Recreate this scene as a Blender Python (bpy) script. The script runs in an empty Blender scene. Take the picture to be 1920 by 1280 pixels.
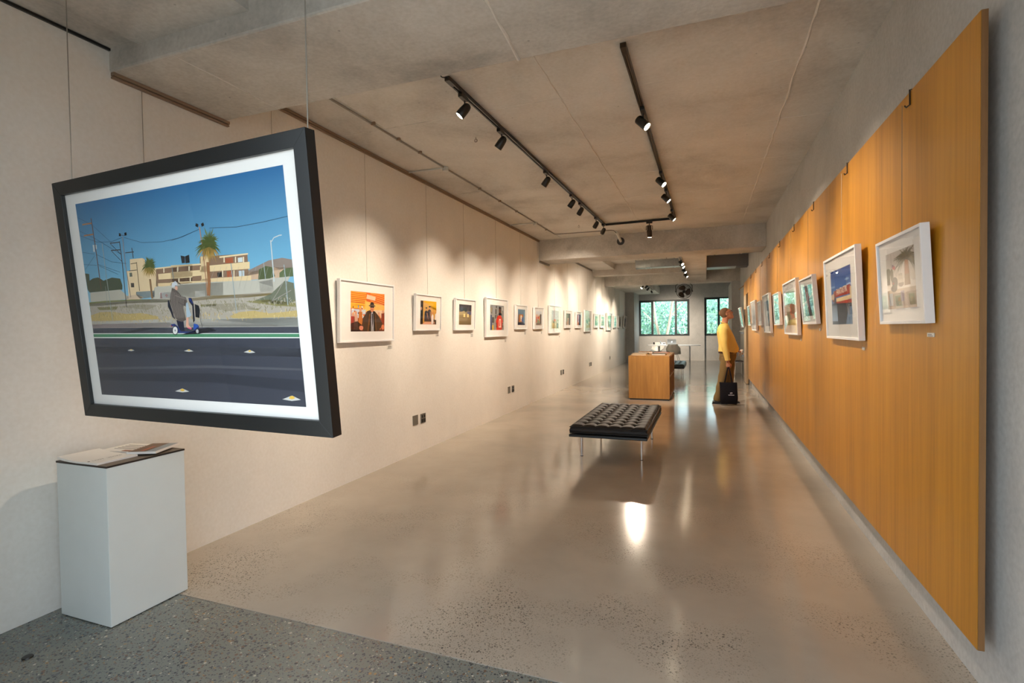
import bpy, math, random
from mathutils import Vector, Matrix, Euler
random.seed(7)
S = bpy.context.scene
COL = S.collection
PI = math.pi

# ------------------------------------------------------------------ camera
CAM_H = 1.45
cam_d = bpy.data.cameras.new('camera'); cam = bpy.data.objects.new('camera', cam_d); COL.objects.link(cam)
cam_d.sensor_fit = 'HORIZONTAL'; cam_d.sensor_width = 36.0
cam_d.lens = 971.5 / 1920 * 36.0
cam_d.clip_start = 0.05; cam_d.clip_end = 200
_r = Vector((0.93663723, 0.35002214, -0.0139713)); _u = Vector((0.00534935, 0.02558731, 0.99965828)); _w = Vector((-0.35026002, 0.9363919, -0.02209363))
cam.matrix_world = Matrix(((_r.x, _u.x, -_w.x, 0), (_r.y, _u.y, -_w.y, 0), (_r.z, _u.z, -_w.z, CAM_H), (0, 0, 0, 1)))
S.camera = cam

# ------------------------------------------------------------------ world, daylight, exposure
W = bpy.data.worlds.new('overcast_sky'); S.world = W; W.use_nodes = True
_bg = W.node_tree.nodes['Background']; _bg.inputs[0].default_value = (0.78, 0.90, 1.0, 1); _bg.inputs[1].default_value = 1.15
S.view_settings.view_transform = 'Standard'; S.view_settings.look = 'None'; S.view_settings.gamma = 1.0
S.view_settings.use_curve_mapping = False
S.view_settings.exposure = 1.7
S.cycles.max_bounces = 8; S.cycles.diffuse_bounces = 5; S.cycles.glossy_bounces = 4; S.cycles.transparent_max_bounces = 12
S.cycles.sample_clamp_indirect = 4.0; S.cycles.caustics_reflective = False; S.cycles.caustics_refractive = False
def portal(name, loc, size, rot):
    l = bpy.data.lights.new(name, 'AREA'); l.shape = 'RECTANGLE'; l.size, l.size_y = size
    l.cycles.is_portal = True
    o = bpy.data.objects.new(name, l); COL.objects.link(o); o.location = loc; o.rotation_euler = rot
portal('portal_shopfront', (-.85, .4, 1.35), (3.5, 2.7), (-PI/2, 0, PI))
sun_d = bpy.data.lights.new('sun', 'SUN'); sun_d.energy = 4.5; sun_d.angle = .01; sun_d.color = (1, .95, .86)
sun = bpy.data.objects.new('sun', sun_d); COL.objects.link(sun); sun.rotation_euler = Vector((.7, -.42, .8)).to_track_quat('Z', 'Y').to_euler()
portal('portal_rear_windows', (-1.0, 24.75, 1.9), (4.2, 1.8), (-PI/2, 0, 0))
WARM = (1.0, 0.83, 0.65)
SPOT_W = 66.0

# ------------------------------------------------------------------ helpers
def lin(h):
    c = [int(h[i:i+2], 16) / 255 for i in (0, 2, 4)]
    return tuple(x / 12.92 if x <= .04045 else ((x + .055) / 1.055) ** 2.4 for x in c) + (1,)
class MB:
    def __init__(s): s.v = []; s.f = []; s.m = []
    def add(s, vs, fs, m=0):
        b = len(s.v); s.v += [tuple(v) for v in vs]
        for f in fs: s.f.append(tuple(i + b for i in f)); s.m.append(m)
        return s
    def box(s, x0, x1, y0, y1, z0, z1, m=0):
        return s.add([(x0,y0,z0),(x1,y0,z0),(x1,y1,z0),(x0,y1,z0),(x0,y0,z1),(x1,y0,z1),(x1,y1,z1),(x0,y1,z1)],
                     [(0,3,2,1),(4,5,6,7),(0,1,5,4),(1,2,6,5),(2,3,7,6),(3,0,4,7)], m)
    def tbox(s, M, x0, x1, y0, y1, z0, z1, m=0):
        t = MB().box(x0, x1, y0, y1, z0, z1); return s.add([M @ Vector(v) for v in t.v], t.f, m)
    def cyl(s, p0, p1, r0, r1=None, n=14, caps=True, m=0):
        return s.tube([p0, p1], [r0, r0 if r1 is None else r1], n, caps, m)
    def tube(s, path, r, n=10, caps=True, m=0, closed=False):
        P = [Vector(p) for p in path]; k = len(P)
        R = r if isinstance(r, (list, tuple)) else [r] * k
        vs = []; a = None
        for i in range(k):
            if closed: t = P[(i+1) % k] - P[i-1]
            else: t = P[min(i+1, k-1)] - P[max(i-1, 0)]
            t.normalize()
            if a is None:
                a = t.orthogonal().normalized()
            else:
                a = (a - t * a.dot(t)); a = a.normalized() if a.length > 1e-6 else t.orthogonal().normalized()
            b = t.cross(a)
            for j in range(n):
                th = 2 * PI * j / n; vs.append(P[i] + (a * math.cos(th) + b * math.sin(th)) * R[i])
        fs = []
        for i in range(k if closed else k - 1):
            i2 = (i + 1) % k
            for j in range(n): fs.append((i*n + j, i*n + (j+1) % n, i2*n + (j+1) % n, i2*n + j))
        if caps and not closed: fs += [tuple(range(n))[::-1], tuple(range((k-1)*n, k*n))]
        return s.add(vs, fs, m)
    def rings(s, rings, caps=True, m=0):
        n = len(rings[0]); vs = [v for r in rings for v in r]; fs = []
        for i in range(len(rings) - 1):
            for j in range(n): fs.append((i*n + j, i*n + (j+1) % n, (i+1)*n + (j+1) % n, (i+1)*n + j))
        if caps: fs += [tuple(range(n))[::-1], tuple(range((len(rings)-1)*n, len(rings)*n))]
        return s.add(vs, fs, m)
    def lathe(s, prof, M=Matrix(), n=20, m=0):
        return s.rings([[M @ Vector((r*math.cos(2*PI*j/n), r*math.sin(2*PI*j/n), z)) for j in range(n)] for r, z in prof], True, m)
    def ellipsoid(s, c, rad, M=Matrix(), nu=14, nv=9, m=0):
        c = Vector(c); rr = []
        for i in range(nv):
            th = PI * (i + .25) / (nv - .5)
            rr.append([c + M @ Vector((rad[0]*math.sin(th)*math.cos(2*PI*j/nu), rad[1]*math.sin(th)*math.sin(2*PI*j/nu), -rad[2]*math.cos(th))) for j in range(nu)])
        return s.rings(rr, True, m)
    def prism(s, poly, y0, y1, m=0):
        n = len(poly)
        vs = [(x, y0, z) for x, z in poly] + [(x, y1, z) for x, z in poly]
        fs = [tuple(range(n)), tuple(range(2*n - 1, n - 1, -1))] + [(i, i + n, (i+1) % n + n, (i+1) % n) for i in range(n)]
        return s.add(vs, fs, m)
    def mesh(s, name):
        me = bpy.data.meshes.new(name); me.from_pydata(s.v, [], s.f); me.validate(); return me
    def build(s, name, mats, parent=None, smooth=False, bevel=0, angle=40):
        me = bpy.data.meshes.new(name); me.from_pydata(s.v, [], s.f)
        if not isinstance(mats, (list, tuple)): mats = [mats]
        for m in mats: me.materials.append(m)
        if len(mats) > 1: me.polygons.foreach_set('material_index', s.m)
        if smooth:
            me.polygons.foreach_set('use_smooth', [True] * len(me.polygons)); me.set_sharp_from_angle(angle=math.radians(angle))
        me.update()
        o = bpy.data.objects.new(name, me); COL.objects.link(o)
        if parent is not None: o.parent = parent
        if bevel:
            b = o.modifiers.new('bevel', 'BEVEL'); b.width = bevel; b.segments = 2; b.limit_method = 'ANGLE'
        return o
def tag(o, label=None, cat=None, group=None, kind=None):
    if label: o['label'] = label
    if cat: o['category'] = cat
    if group: o['group'] = group
    if kind: o['kind'] = kind
    return o
def thing(name, label, cat, loc=(0, 0, 0), rot=(0, 0, 0), group=None):
    o = bpy.data.objects.new(name, None); COL.objects.link(o); o.empty_display_size = .1
    o.location = loc; o.rotation_euler = rot
    return tag(o, label, cat, group)
def struct(o): o['kind'] = 'structure'; return o
def baked(o, mods):
    """evaluate modifiers to a plain mesh"""
    for typ, kw in mods:
        m = o.modifiers.new(typ, typ)
        for k, v in kw.items(): setattr(m, k, v)
    dg = bpy.context.evaluated_depsgraph_get(); dg.update()
    me = bpy.data.meshes.new_from_object(o.evaluated_get(dg))
    o.modifiers.clear(); old = o.data; o.data = me; bpy.data.meshes.remove(old)
    return o
def look(d, up=(0, 0, 1)):
    """matrix whose local +Z points along d"""
    z = Vector(d).normalized(); x = Vector(up).cross(z)
    if x.length < 1e-5: x = Vector((1, 0, 0))
    x.normalize(); y = z.cross(x)
    return Matrix((x, y, z)).transposed().to_4x4()

# ------------------------------------------------------------------ materials
def new_mat(name):
    m = bpy.data.materials.new(name); m.use_nodes = True
    return m, m.node_tree.nodes, m.node_tree.links, m.node_tree.nodes['Principled BSDF']
def plain(name, col, rough=.5, metal=0, spec=.5, noise=.06, scale=40, bump=0, coat=0):
    m, N, L, b = new_mat(name)
    c = lin(col) if isinstance(col, str) else tuple(col) + (1,)
    b.inputs['Roughness'].default_value = rough; b.inputs['Metallic'].default_value = metal
    b.inputs['Specular IOR Level'].default_value = spec; b.inputs['Coat Weight'].default_value = coat
    tc = N.new('ShaderNodeTexCoord'); nz = N.new('ShaderNodeTexNoise'); nz.inputs['Scale'].default_value = scale; nz.inputs['Detail'].default_value = 4
    L.new(tc.outputs['Object'], nz.inputs['Vector'])
    mx = N.new('ShaderNodeMix'); mx.data_type = 'RGBA'; mx.inputs[6].default_value = tuple(x*(1-noise) for x in c[:3]) + (1,); mx.inputs[7].default_value = tuple(min(1, x*(1+noise)) for x in c[:3]) + (1,)
    L.new(nz.outputs['Fac'], mx.inputs[0]); L.new(mx.outputs[2], b.inputs['Base Color'])
    if bump:
        bp = N.new('ShaderNodeBump'); bp.inputs['Strength'].default_value = bump; bp.inputs['Distance'].default_value = .01
        L.new(nz.outputs['Fac'], bp.inputs['Height']); L.new(bp.outputs['Normal'], b.inputs['Normal'])
    return m
def ramp(N, stops):
    r = N.new('ShaderNodeValToRGB'); e = r.color_ramp.elements
    while len(e) < len(stops): e.new(.5)
    for x, (p, c) in zip(e, stops):
        x.position = p; x.color = lin(c) if isinstance(c, str) else (c, c, c, 1)
    return r
def concrete(name, dark, mid, light, rough=.8, bump=.25, blot=1.3, pits=True):
    m, N, L, b = new_mat(name)
    tc = N.new('ShaderNodeTexCoord')
    n1 = N.new('ShaderNodeTexNoise'); n1.inputs['Scale'].default_value = blot; n1.inputs['Detail'].default_value = 9; n1.inputs['Roughness'].default_value = .62; n1.inputs['Distortion'].default_value = .4
    n2 = N.new('ShaderNodeTexNoise'); n2.inputs['Scale'].default_value = 42; n2.inputs['Detail'].default_value = 6
    vo = N.new('ShaderNodeTexVoronoi'); vo.inputs['Scale'].default_value = 5.5
    for n in (n1, n2, vo): L.new(tc.outputs['Object'], n.inputs['Vector'])
    r1 = ramp(N, [(.28, dark), (.5, mid), (.72, light)]); L.new(n1.outputs['Fac'], r1.inputs[0])
    mx = N.new('ShaderNodeMix'); mx.data_type = 'RGBA'; mx.blend_type = 'OVERLAY'; mx.inputs[0].default_value = .22
    L.new(r1.outputs[0], mx.inputs[6]); L.new(n2.outputs['Fac'], mx.inputs[7])
    last = mx.outputs[2]
    if pits:
        r2 = ramp(N, [(.02, .45), (.05, 1.0)]); L.new(vo.outputs['Distance'], r2.inputs[0])
        mm = N.new('ShaderNodeMix'); mm.data_type = 'RGBA'; mm.blend_type = 'MULTIPLY'; mm.inputs[0].default_value = .8
        L.new(last, mm.inputs[6]); L.new(r2.outputs[0], mm.inputs[7]); last = mm.outputs[2]
    L.new(last, b.inputs['Base Color'])
    b.inputs['Roughness'].default_value = rough; b.inputs['Specular IOR Level'].default_value = .3
    ad = N.new('ShaderNodeMath'); ad.operation = 'MULTIPLY_ADD'; ad.inputs[1].default_value = .3
    L.new(n2.outputs['Fac'], ad.inputs[0]); L.new(n1.outputs['Fac'], ad.inputs[2])
    bp = N.new('ShaderNodeBump'); bp.inputs['Strength'].default_value = bump; bp.inputs['Distance'].default_value = .02
    L.new(ad.outputs[0], bp.inputs['Height']); L.new(bp.outputs['Normal'], b.inputs['Normal'])
    return m
def terrazzo(name, base1, base2, scale, thr, stones, patchy, rough):
    m, N, L, b = new_mat(name)
    tc = N.new('ShaderNodeTexCoord')
    n1 = N.new('ShaderNodeTexNoise'); n1.inputs['Scale'].default_value = .9; n1.inputs['Detail'].default_value = 7; n1.inputs['Roughness'].default_value = .6
    L.new(tc.outputs['Object'], n1.inputs['Vector'])
    r1 = ramp(N, [(.3, base1), (.7, base2)]); L.new(n1.outputs['Fac'], r1.inputs[0])
    last = r1.outputs[0]
    pm = N.new('ShaderNodeTexNoise'); pm.inputs['Scale'].default_value = 1.5; pm.inputs['Detail'].default_value = 4; L.new(tc.outputs['Object'], pm.inputs['Vector'])
    pr = ramp(N, [(.46, 0.0), (.60, 1.0)] if patchy else [(.0, .9), (.3, 1.0)]); L.new(pm.outputs['Fac'], pr.inputs[0])
    fac = pr.outputs[0]
    if patchy:   # more aggregate ground free towards the threshold end of the slab
        sx = N.new('ShaderNodeSeparateXYZ'); L.new(tc.outputs['Object'], sx.inputs[0])
        mr = N.new('ShaderNodeMapRange'); mr.inputs[1].default_value = 2.0; mr.inputs[2].default_value = 4.6; mr.inputs[3].default_value = 1.0; mr.inputs[4].default_value = .12
        L.new(sx.outputs['Y'], mr.inputs[0])
        mu = N.new('ShaderNodeMath'); mu.operation = 'MULTIPLY'; L.new(fac, mu.inputs[0]); L.new(mr.outputs[0], mu.inputs[1]); fac = mu.outputs[0]
    for k, sc in enumerate((scale, scale * 1.9)):
        mp = N.new('ShaderNodeMapping'); mp.inputs['Scale'].default_value = (1, 1.0, 1); mp.inputs['Rotation'].default_value = (0, 0, .6 + k)
        L.new(tc.outputs['Object'], mp.inputs['Vector'])
        dn = N.new('ShaderNodeTexNoise'); dn.inputs['Scale'].default_value = sc * .8; L.new(mp.outputs[0], dn.inputs['Vector'])
        dm = N.new('ShaderNodeMix'); dm.data_type = 'VECTOR'; dm.inputs[0].default_value = .25 / sc * 2; L.new(mp.outputs[0], dm.inputs[4]); L.new(dn.outputs['Color'], dm.inputs[5])
        vo = N.new('ShaderNodeTexVoronoi'); vo.inputs['Scale'].default_value = sc; L.new(dm.outputs[1], vo.inputs['Vector'])
        sp = N.new('ShaderNodeSeparateColor'); L.new(vo.outputs['Color'], sp.inputs[0])
        th = N.new('ShaderNodeMath'); th.operation = 'MULTIPLY'; th.inputs[1].default_value = thr; L.new(sp.outputs[0], th.inputs[0])
        lt = N.new('ShaderNodeMath'); lt.operation = 'LESS_THAN'; L.new(vo.outputs['Distance'], lt.inputs[0]); L.new(th.outputs[0], lt.inputs[1])
        f2 = N.new('ShaderNodeMath'); f2.operation = 'MULTIPLY'; L.new(lt.outputs[0], f2.inputs[0]); L.new(fac, f2.inputs[1])
        cr = ramp(N, stones); cr.color_ramp.interpolation = 'CONSTANT'; L.new(sp.outputs[1], cr.inputs[0])
        mx = N.new('ShaderNodeMix'); mx.data_type = 'RGBA'; L.new(f2.outputs[0], mx.inputs[0]); L.new(last, mx.inputs[6]); L.new(cr.outputs[0], mx.inputs[7]); last = mx.outputs[2]
    L.new(last, b.inputs['Base Color'])
    rr = N.new('ShaderNodeMapRange'); rr.inputs[3].default_value = rough * .7; rr.inputs[4].default_value = rough * 1.4; L.new(n1.outputs['Fac'], rr.inputs[0]); L.new(rr.outputs[0], b.inputs['Roughness'])
    b.inputs['Specular IOR Level'].default_value = .6
    return m
def wood(name, stops, gy=34, gz=1.1, gx=34, rough=.42, coat=.15, figure=0):
    m, N, L, b = new_mat(name)
    tc = N.new('ShaderNodeTexCoord'); mp = N.new('ShaderNodeMapping'); mp.inputs['Scale'].default_value = (gx, gy, gz)
    L.new(tc.outputs['Object'], mp.inputs['Vector'])
    n1 = N.new('ShaderNodeTexNoise'); n1.inputs['Scale'].default_value = 1; n1.inputs['Detail'].default_value = 8; n1.inputs['Roughness'].default_value = .66
    L.new(mp.outputs[0], n1.inputs['Vector'])
    mp2 = N.new('ShaderNodeMapping'); mp2.inputs['Scale'].default_value = (gx*.14, gy*.14, gz*.35); L.new(tc.outputs['Object'], mp2.inputs['Vector'])
    n2 = N.new('ShaderNodeTexNoise'); n2.inputs['Scale'].default_value = 1; n2.inputs['Detail'].default_value = 3; n2.inputs['Distortion'].default_value = figure; L.new(mp2.outputs[0], n2.inputs['Vector'])
    mm = N.new('ShaderNodeMath'); mm.operation = 'MULTIPLY_ADD'; mm.inputs[1].default_value = .45; L.new(n2.outputs['Fac'], mm.inputs[0])
    m2 = N.new('ShaderNodeMath'); m2.operation = 'MULTIPLY'; m2.inputs[1].default_value = .55; L.new(n1.outputs['Fac'], m2.inputs[0]); L.new(m2.outputs[0], mm.inputs[2])
    r = ramp(N, stops); L.new(mm.outputs[0], r.inputs[0]); L.new(r.outputs[0], b.inputs['Base Color'])
    b.inputs['Roughness'].default_value = rough; b.inputs['Coat Weight'].default_value = coat; b.inputs['Coat Roughness'].default_value = .3
    bp = N.new('ShaderNodeBump'); bp.inputs['Strength'].default_value = .06; bp.inputs['Distance'].default_value = .004; L.new(n1.outputs['Fac'], bp.inputs['Height']); L.new(bp.outputs['Normal'], b.inputs['Normal'])
    return m
def glass(name, ior=1.5, tint=(1, 1, 1)):
    m, N, L, b = new_mat(name); N.remove(b)
    out = N['Material Output']; t = N.new('ShaderNodeBsdfTransparent'); t.inputs[0].default_value = tint + (1,)
    g = N.new('ShaderNodeBsdfGlossy'); g.inputs['Roughness'].default_value = .01
    lw = N.new('ShaderNodeLayerWeight'); lw.inputs[0].default_value = .5; mx = N.new('ShaderNodeMixShader')
    pw = N.new('ShaderNodeMath'); pw.operation = 'POWER'; pw.inputs[1].default_value = 5.0; L.new(lw.outputs['Facing'], pw.inputs[0])
    f0 = ((ior - 1) / (ior + 1)) ** 2
    fr = N.new('ShaderNodeMath'); fr.operation = 'MULTIPLY_ADD'; fr.inputs[1].default_value = .8; fr.inputs[2].default_value = f0; fr.use_clamp = True; L.new(pw.outputs[0], fr.inputs[0])
    L.new(fr.outputs[0], mx.inputs[0]); L.new(t.outputs[0], mx.inputs[1]); L.new(g.outputs[0], mx.inputs[2]); L.new(mx.outputs[0], out.inputs[0])
    return m
def emit(name, col, strength):
    m, N, L, b = new_mat(name); b.inputs['Emission Color'].default_value = tuple(col) + (1,); b.inputs['Emission Strength'].default_value = strength
    b.inputs['Base Color'].default_value = (.8, .8, .8, 1)
    return m
M = {}
M['white_wall'] = concrete('white_painted_plaster', 'DDD9D2', 'E0DCD5', 'E4E0D9', .7, .05, 2.5, False)
M['grey_wall'] = concrete('pale_grey_render', 'A9A9A7', 'B6B6B4', 'C2C2BF', .75, .12, 1.4, False)
M['concrete'] = concrete('raw_concrete', '9E9A94', 'C0BCB5', 'D2CEC8')
M['concrete_soffit'] = concrete('smooth_formed_concrete', 'ACA8A2', 'CFCCC6', 'DEDBD6', .75, .2, .8)
M['concrete_wall'] = concrete('grey_concrete_wall', 'A2A2A0', 'B2B2B0', 'C0C0BD', .8, .2, 1.1)
M['floor'] = terrazzo('polished_concrete', 'A0968A', 'B6AB9C', 75, .42, [(0, '4E4A44'), (.35, '5A4A40'), (.6, '6E665C'), (.85, '3E3C3A')], True, .13)
M['floor_entry'] = terrazzo('grey_terrazzo', '70746E', '7E827C', 62, .5, [(0, '45494C'), (.3, '6B5A4C'), (.5, '5A5F62'), (.72, '9A7E58'), (.8, '3A3D40'), (.93, 'B9B6A8')], False, .2)
M['panel'] = wood('honey_veneer', [(.3, '98660E'), (.45, 'B67C1A'), (.55, 'C28622'), (.7, 'CE922C')])
M['panel_edge'] = wood('veneer_edge', [(.3, '6E4A28'), (.7, '9A6E40')], 10, 2)
M['oak'] = wood('bookcase_oak', [(.3, '8E6230'), (.5, 'A87838'), (.7, 'BC8C48')], 20, 1.4, 20, .45, .1, 1.6)
M['pale_wood'] = wood('pale_timber', [(.3, 'A88A60'), (.7, 'CDB088')])
M['rail'] = plain('brown_rail', '8A7460', .5)
M['black_metal'] = plain('black_track_metal', '14130F', .35, 0, .5)
M['bronze_metal'] = plain('bronze_track_metal', '3A2E22', .35, .4)
M['lens'] = emit('lamp_lens', (1, .80, .55), 28)
M['conduit'] = plain('grey_conduit', '8E8880', .5)
M['pvc'] = plain('white_pvc', 'C9CCC8', .45)
M['wire'] = plain('steel_wire', '9A948A', .4, .6)
M['white_frame'] = plain('white_lacquer_frame', 'E9E9EA', .35, 0, .5, .02)
M['black_frame'] = plain('black_lacquer_frame', '191B1C', .38, 0, .5, .05)
M['mat'] = plain('white_mat_board', 'EEEDEA', .85, 0, .3, .015, 200)
M['paper'] = plain('white_paper', 'E4E0DA', .8, 0, .3, .03)
M['glass'] = glass('picture_glass', 1.3)
M['window_glass'] = glass('window_glass', 1.45, (.94, 1.0, .99))
M['ped'] = plain('white_painted_mdf', 'D3D8D6', .55, 0, .4, .05, 7)
M['ped_top'] = plain('dark_board_top', '6A5C4E', .45)
M['ped_edge'] = plain('dark_board_edge', '2A211C', .6)
M['leather'] = plain('black_leather', '1A1613', .55, 0, .4, .15, 60, .08)
M['leather2'] = plain('dark_green_leather', '1A201D', .33, 0, .55, .15, 60, .08)
M['chrome'] = plain('chrome', 'D0D0D0', .12, 1.0, .5, .02)
M['steel'] = plain('galvanised_steel', '9EA2A2', .32, .9, .5, .2, 18)
M['dark_frame'] = plain('dark_window_metal', '1E2A2D', .45)
M['plate_grey'] = plain('grey_wall_plate', '77746C', .4, .3)
M['black_plastic'] = plain('black_plastic', '1C1B1A', .4)
M['white_plastic'] = plain('white_plastic', 'D8D6D0', .35)
M['desk_white'] = plain('white_desk_top', 'DDE4EA', .3)
M['alu'] = plain('brushed_aluminium', 'B8C0C6', .35, .8)
M['ink'] = None
def ink():
    m, N, L, b = new_mat('photographic_print'); a = N.new('ShaderNodeAttribute'); a.attribute_name = 'ink'; a.attribute_type = 'GEOMETRY'
    L.new(a.outputs['Color'], b.inputs['Base Color']); b.inputs['Roughness'].default_value = .55; b.inputs['Specular IOR Level'].default_value = .2
    return m
M['ink'] = ink()
M['text'] = plain('dark_ink', '3C3A3A', .7)

# ================================================================== the setting
XL, XR, YF, YE = -3.235, 1.023, .55, 24.3
ZC = 3.30
fl = MB().box(XL - .2, XR + .4, 2.03, YE + .3, -.2, 0).build('floor', M['floor']); struct(fl)
fe = MB().box(XL - .2, XR + .4, YF - .3, 2.024, -.2, -.001).build('entry_slab', M['floor_entry'], fl)
tag(fe, 'grey terrazzo slab with coloured stones')
struct(MB().box(XL - .2, XL, YF, 22.6, 0, 3.9).build('wall_left', M['white_wall']))
wr = MB().box(XR, XR + .2, YF, 13.54, 0, 3.9).box(XR, XR + .2, 13.54, 14.23, 2.26, 3.9).box(XR, XR + .2, 14.23, YE, 0, 3.9)
wr.box(XR + .55, XR + .7, 13.3, 14.5, 0, 2.4).box(XR + .2, XR + .6, 13.44, 13.54, 0, 2.4).box(XR + .2, XR + .6, 14.23, 14.33, 0, 2.4).box(XR + .2, XR + .6, 13.44, 14.33, 2.26, 2.4)
struct(wr.build('wall_right', M['grey_wall']))
# front (street) wall with the glazed shopfront behind the camera
fr = MB().box(XL - .2, -2.25, YF - .2, YF, 0, 3.9).box(.9, XR + .2, YF - .2, YF, 0, 3.9).box(-2.25, .9, YF - .2, YF, 2.7, 3.9)
struct(fr.build('wall_front', M['concrete_wall']))
struct(MB().box(-9, 9, -.45, YF - .2, 2.75, 2.95).build('sun_block_slab', M['concrete_soffit']))  # unseen overhang, added to keep direct sun out of the opening
d1_ = bpy.data.objects.new('door_1', None); COL.objects.link(d1_); struct(d1_); d1_.location = (-2.25, YF - .1, 0)
MB().box(0, .04, -.05, .05, 0, 2.7).build('door_jamb', M['pvc'], d1_); MB().box(3.11, 3.15, -.05, .05, 0, 2.7).build('door_jamb', M['pvc'], d1_); MB().box(.04, 3.11, -.05, .05, 2.66, 2.7).build('door_head', M['pvc'], d1_)
# rear wall : lintels, pier, infill walls
wb = MB().box(-2.9, XR + .2, YE, YE + .3, 2.76, 3.9).box(-.672, -.049, YE - .04, YE + .3, 0, 2.76).box(-2.9, -.672, YE + .03, YE + .3, 0, 1.088).box(-2.9, -.672, YE, YE + .3, 2.71, 2.76)
wb.box(-.049, XR + .2, YE + .08, YE + .3, 0, 1.086)
struct(wb.build('wall_back', M['concrete_wall']))
struct(MB().box(XL - .2, -2.86, 22.6, YE + .3, 0, 3.9).build('wall_pier', M['concrete_wall']))
struct(MB().box(.772, XR, 17.77, 20.2, 0, 2.9).build('wall_stub', M['concrete_wall']))
# ceiling : roof slab behind everything, then bay soffits
struct(MB().box(XL - .2, XR + .2, YF - .2, YE + .3, 3.9, 4.1).build('roof_slab', M['concrete_soffit']))
ce = struct(MB().box(XL, XR, 2.8, 10.32, ZC + .012, ZC + .1).build('ceiling', M['concrete_soffit']))
ys = [2.81, 4.07, 5.22, 6.36, 7.5, 8.64, 9.78, 10.3]; xs = [XL, -2.73, -1.08, .62, XR]
for i in range(len(xs) - 1):
    for j in range(len(ys) - 1):
        dz = random.uniform(-.003, .003)
        MB().box(xs[i] + .001, xs[i+1] - .001, ys[j] + .001, ys[j+1] - .001, ZC + dz, ZC + .02).build('formwork_panel', M['concrete_soffit'], ce)
M['seam'] = plain('pale_laitance', 'DAD6CF', .8, 0, .3, .12, 25)
def seam(p0, p1, parent, w=.016, h=.006):
    P0, P1 = Vector(p0), Vector(p1); n = max(6, int((P1 - P0).length / .12)); path = []; rad = []
    side = (P1 - P0).normalized().cross(Vector((0, 0, 1)))
    for k in range(n + 1):
        path.append(P0.lerp(P1, k / n) + side * random.uniform(-.006, .006)); rad.append(random.uniform(.35, 1) * h)
    b = MB().tube(path, rad, 6); 
    o = b.build('formwork_seam', M['seam'], parent); return o
for x in (-1.08, .62): seam((x, 2.82, ZC + .001), (x, 10.3, ZC + .001), ce, h=.012)
for y in ys[1:-1]: seam((XL, y, ZC + .002), (XR, y, ZC + .002), ce, h=.007)
# near bay slab (left, low) and high ceiling
struct(MB().box(XL, -2.99, YF, 2.04, 3.115, 3.3).box(-2.99, -2.165, YF, 2.04, 3.09, 3.9).build('ceiling_entry', M['concrete']))
b1 = struct(MB().box(XL - .02, XR, 2.04, 2.81, 2.98, 3.9).build('beam_1', M['concrete']))
b1b = b1.modifiers.new('bevel', 'BEVEL'); b1b.width = .012; b1b.segments = 2
seam((-.93, 2.05, 2.98), (-.98, 2.8, 2.98), b1, h=.012); seam((-2.72, 2.05, 2.98), (-2.72, 2.8, 2.98), b1, h=.005)
def beam(name, *a):
    o = struct(MB().box(*a).build(name, M['concrete'])); b = o.modifiers.new('bevel', 'BEVEL'); b.width = .01; b.segments = 2; return o
beam('beam_2', XL - .02, XR, 10.3, 11.02, 2.88, 3.9)
beam('beam_3', XL - .02, -.56, 15.77, 16.12, 3.06, 3.9)
beam('beam_4', XL - .02, XR, 17.77, 18.12, 2.9, 3.9)
beam('beam_5', -.56, .03, 11.02, 17.77, 2.97, 3.9)
beam('beam_6', -1.935, XR, 20.9, 21.2, 3.13, 3.9)
cr = MB().box(XL, -2.56, 11.02, 15.77, 3.235, 3.5).box(-2.56, -.56, 11.02, 15.77, 3.39, 3.5).box(XL, -.56, 16.12, 17.77, 3.39, 3.5).box(.03, XR, 11.02, 17.77, 3.62, 3.75)
struct(cr.build('ceiling_middle', M['concrete_soffit']))
struct(MB().box(XL, -1.935, 18.12, YE, 2.985, 3.3).box(-1.935, XR, 18.12, YE, 3.42, 3.6).build('ceiling_rear', M['concrete_soffit']))
# picture rails on the left wall
def rail(n, y0, y1, z, mat):
    struct(MB().box(XL, XL + .028, y0, y1, z - .02, z).box(XL, XL + .022, y0, y1, z - .036, z - .024).build('trim_%d' % n, M[mat], None, False, .002))
rail(1, 2.045, 2.83, 2.98, 'rail'); rail(2, 2.815, 10.3, ZC - .005, 'rail'); rail(3, 10.31, 11.02, 2.88, 'conduit'); rail(4, 11.03, 15.76, 3.235, 'conduit'); rail(5, 16.13, 17.76, 3.39, 'conduit')
struct(MB().box(XL, XL + .015, YF, 2.04, 3.098, 3.112).build('trim_6', M['black_metal']))

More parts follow.
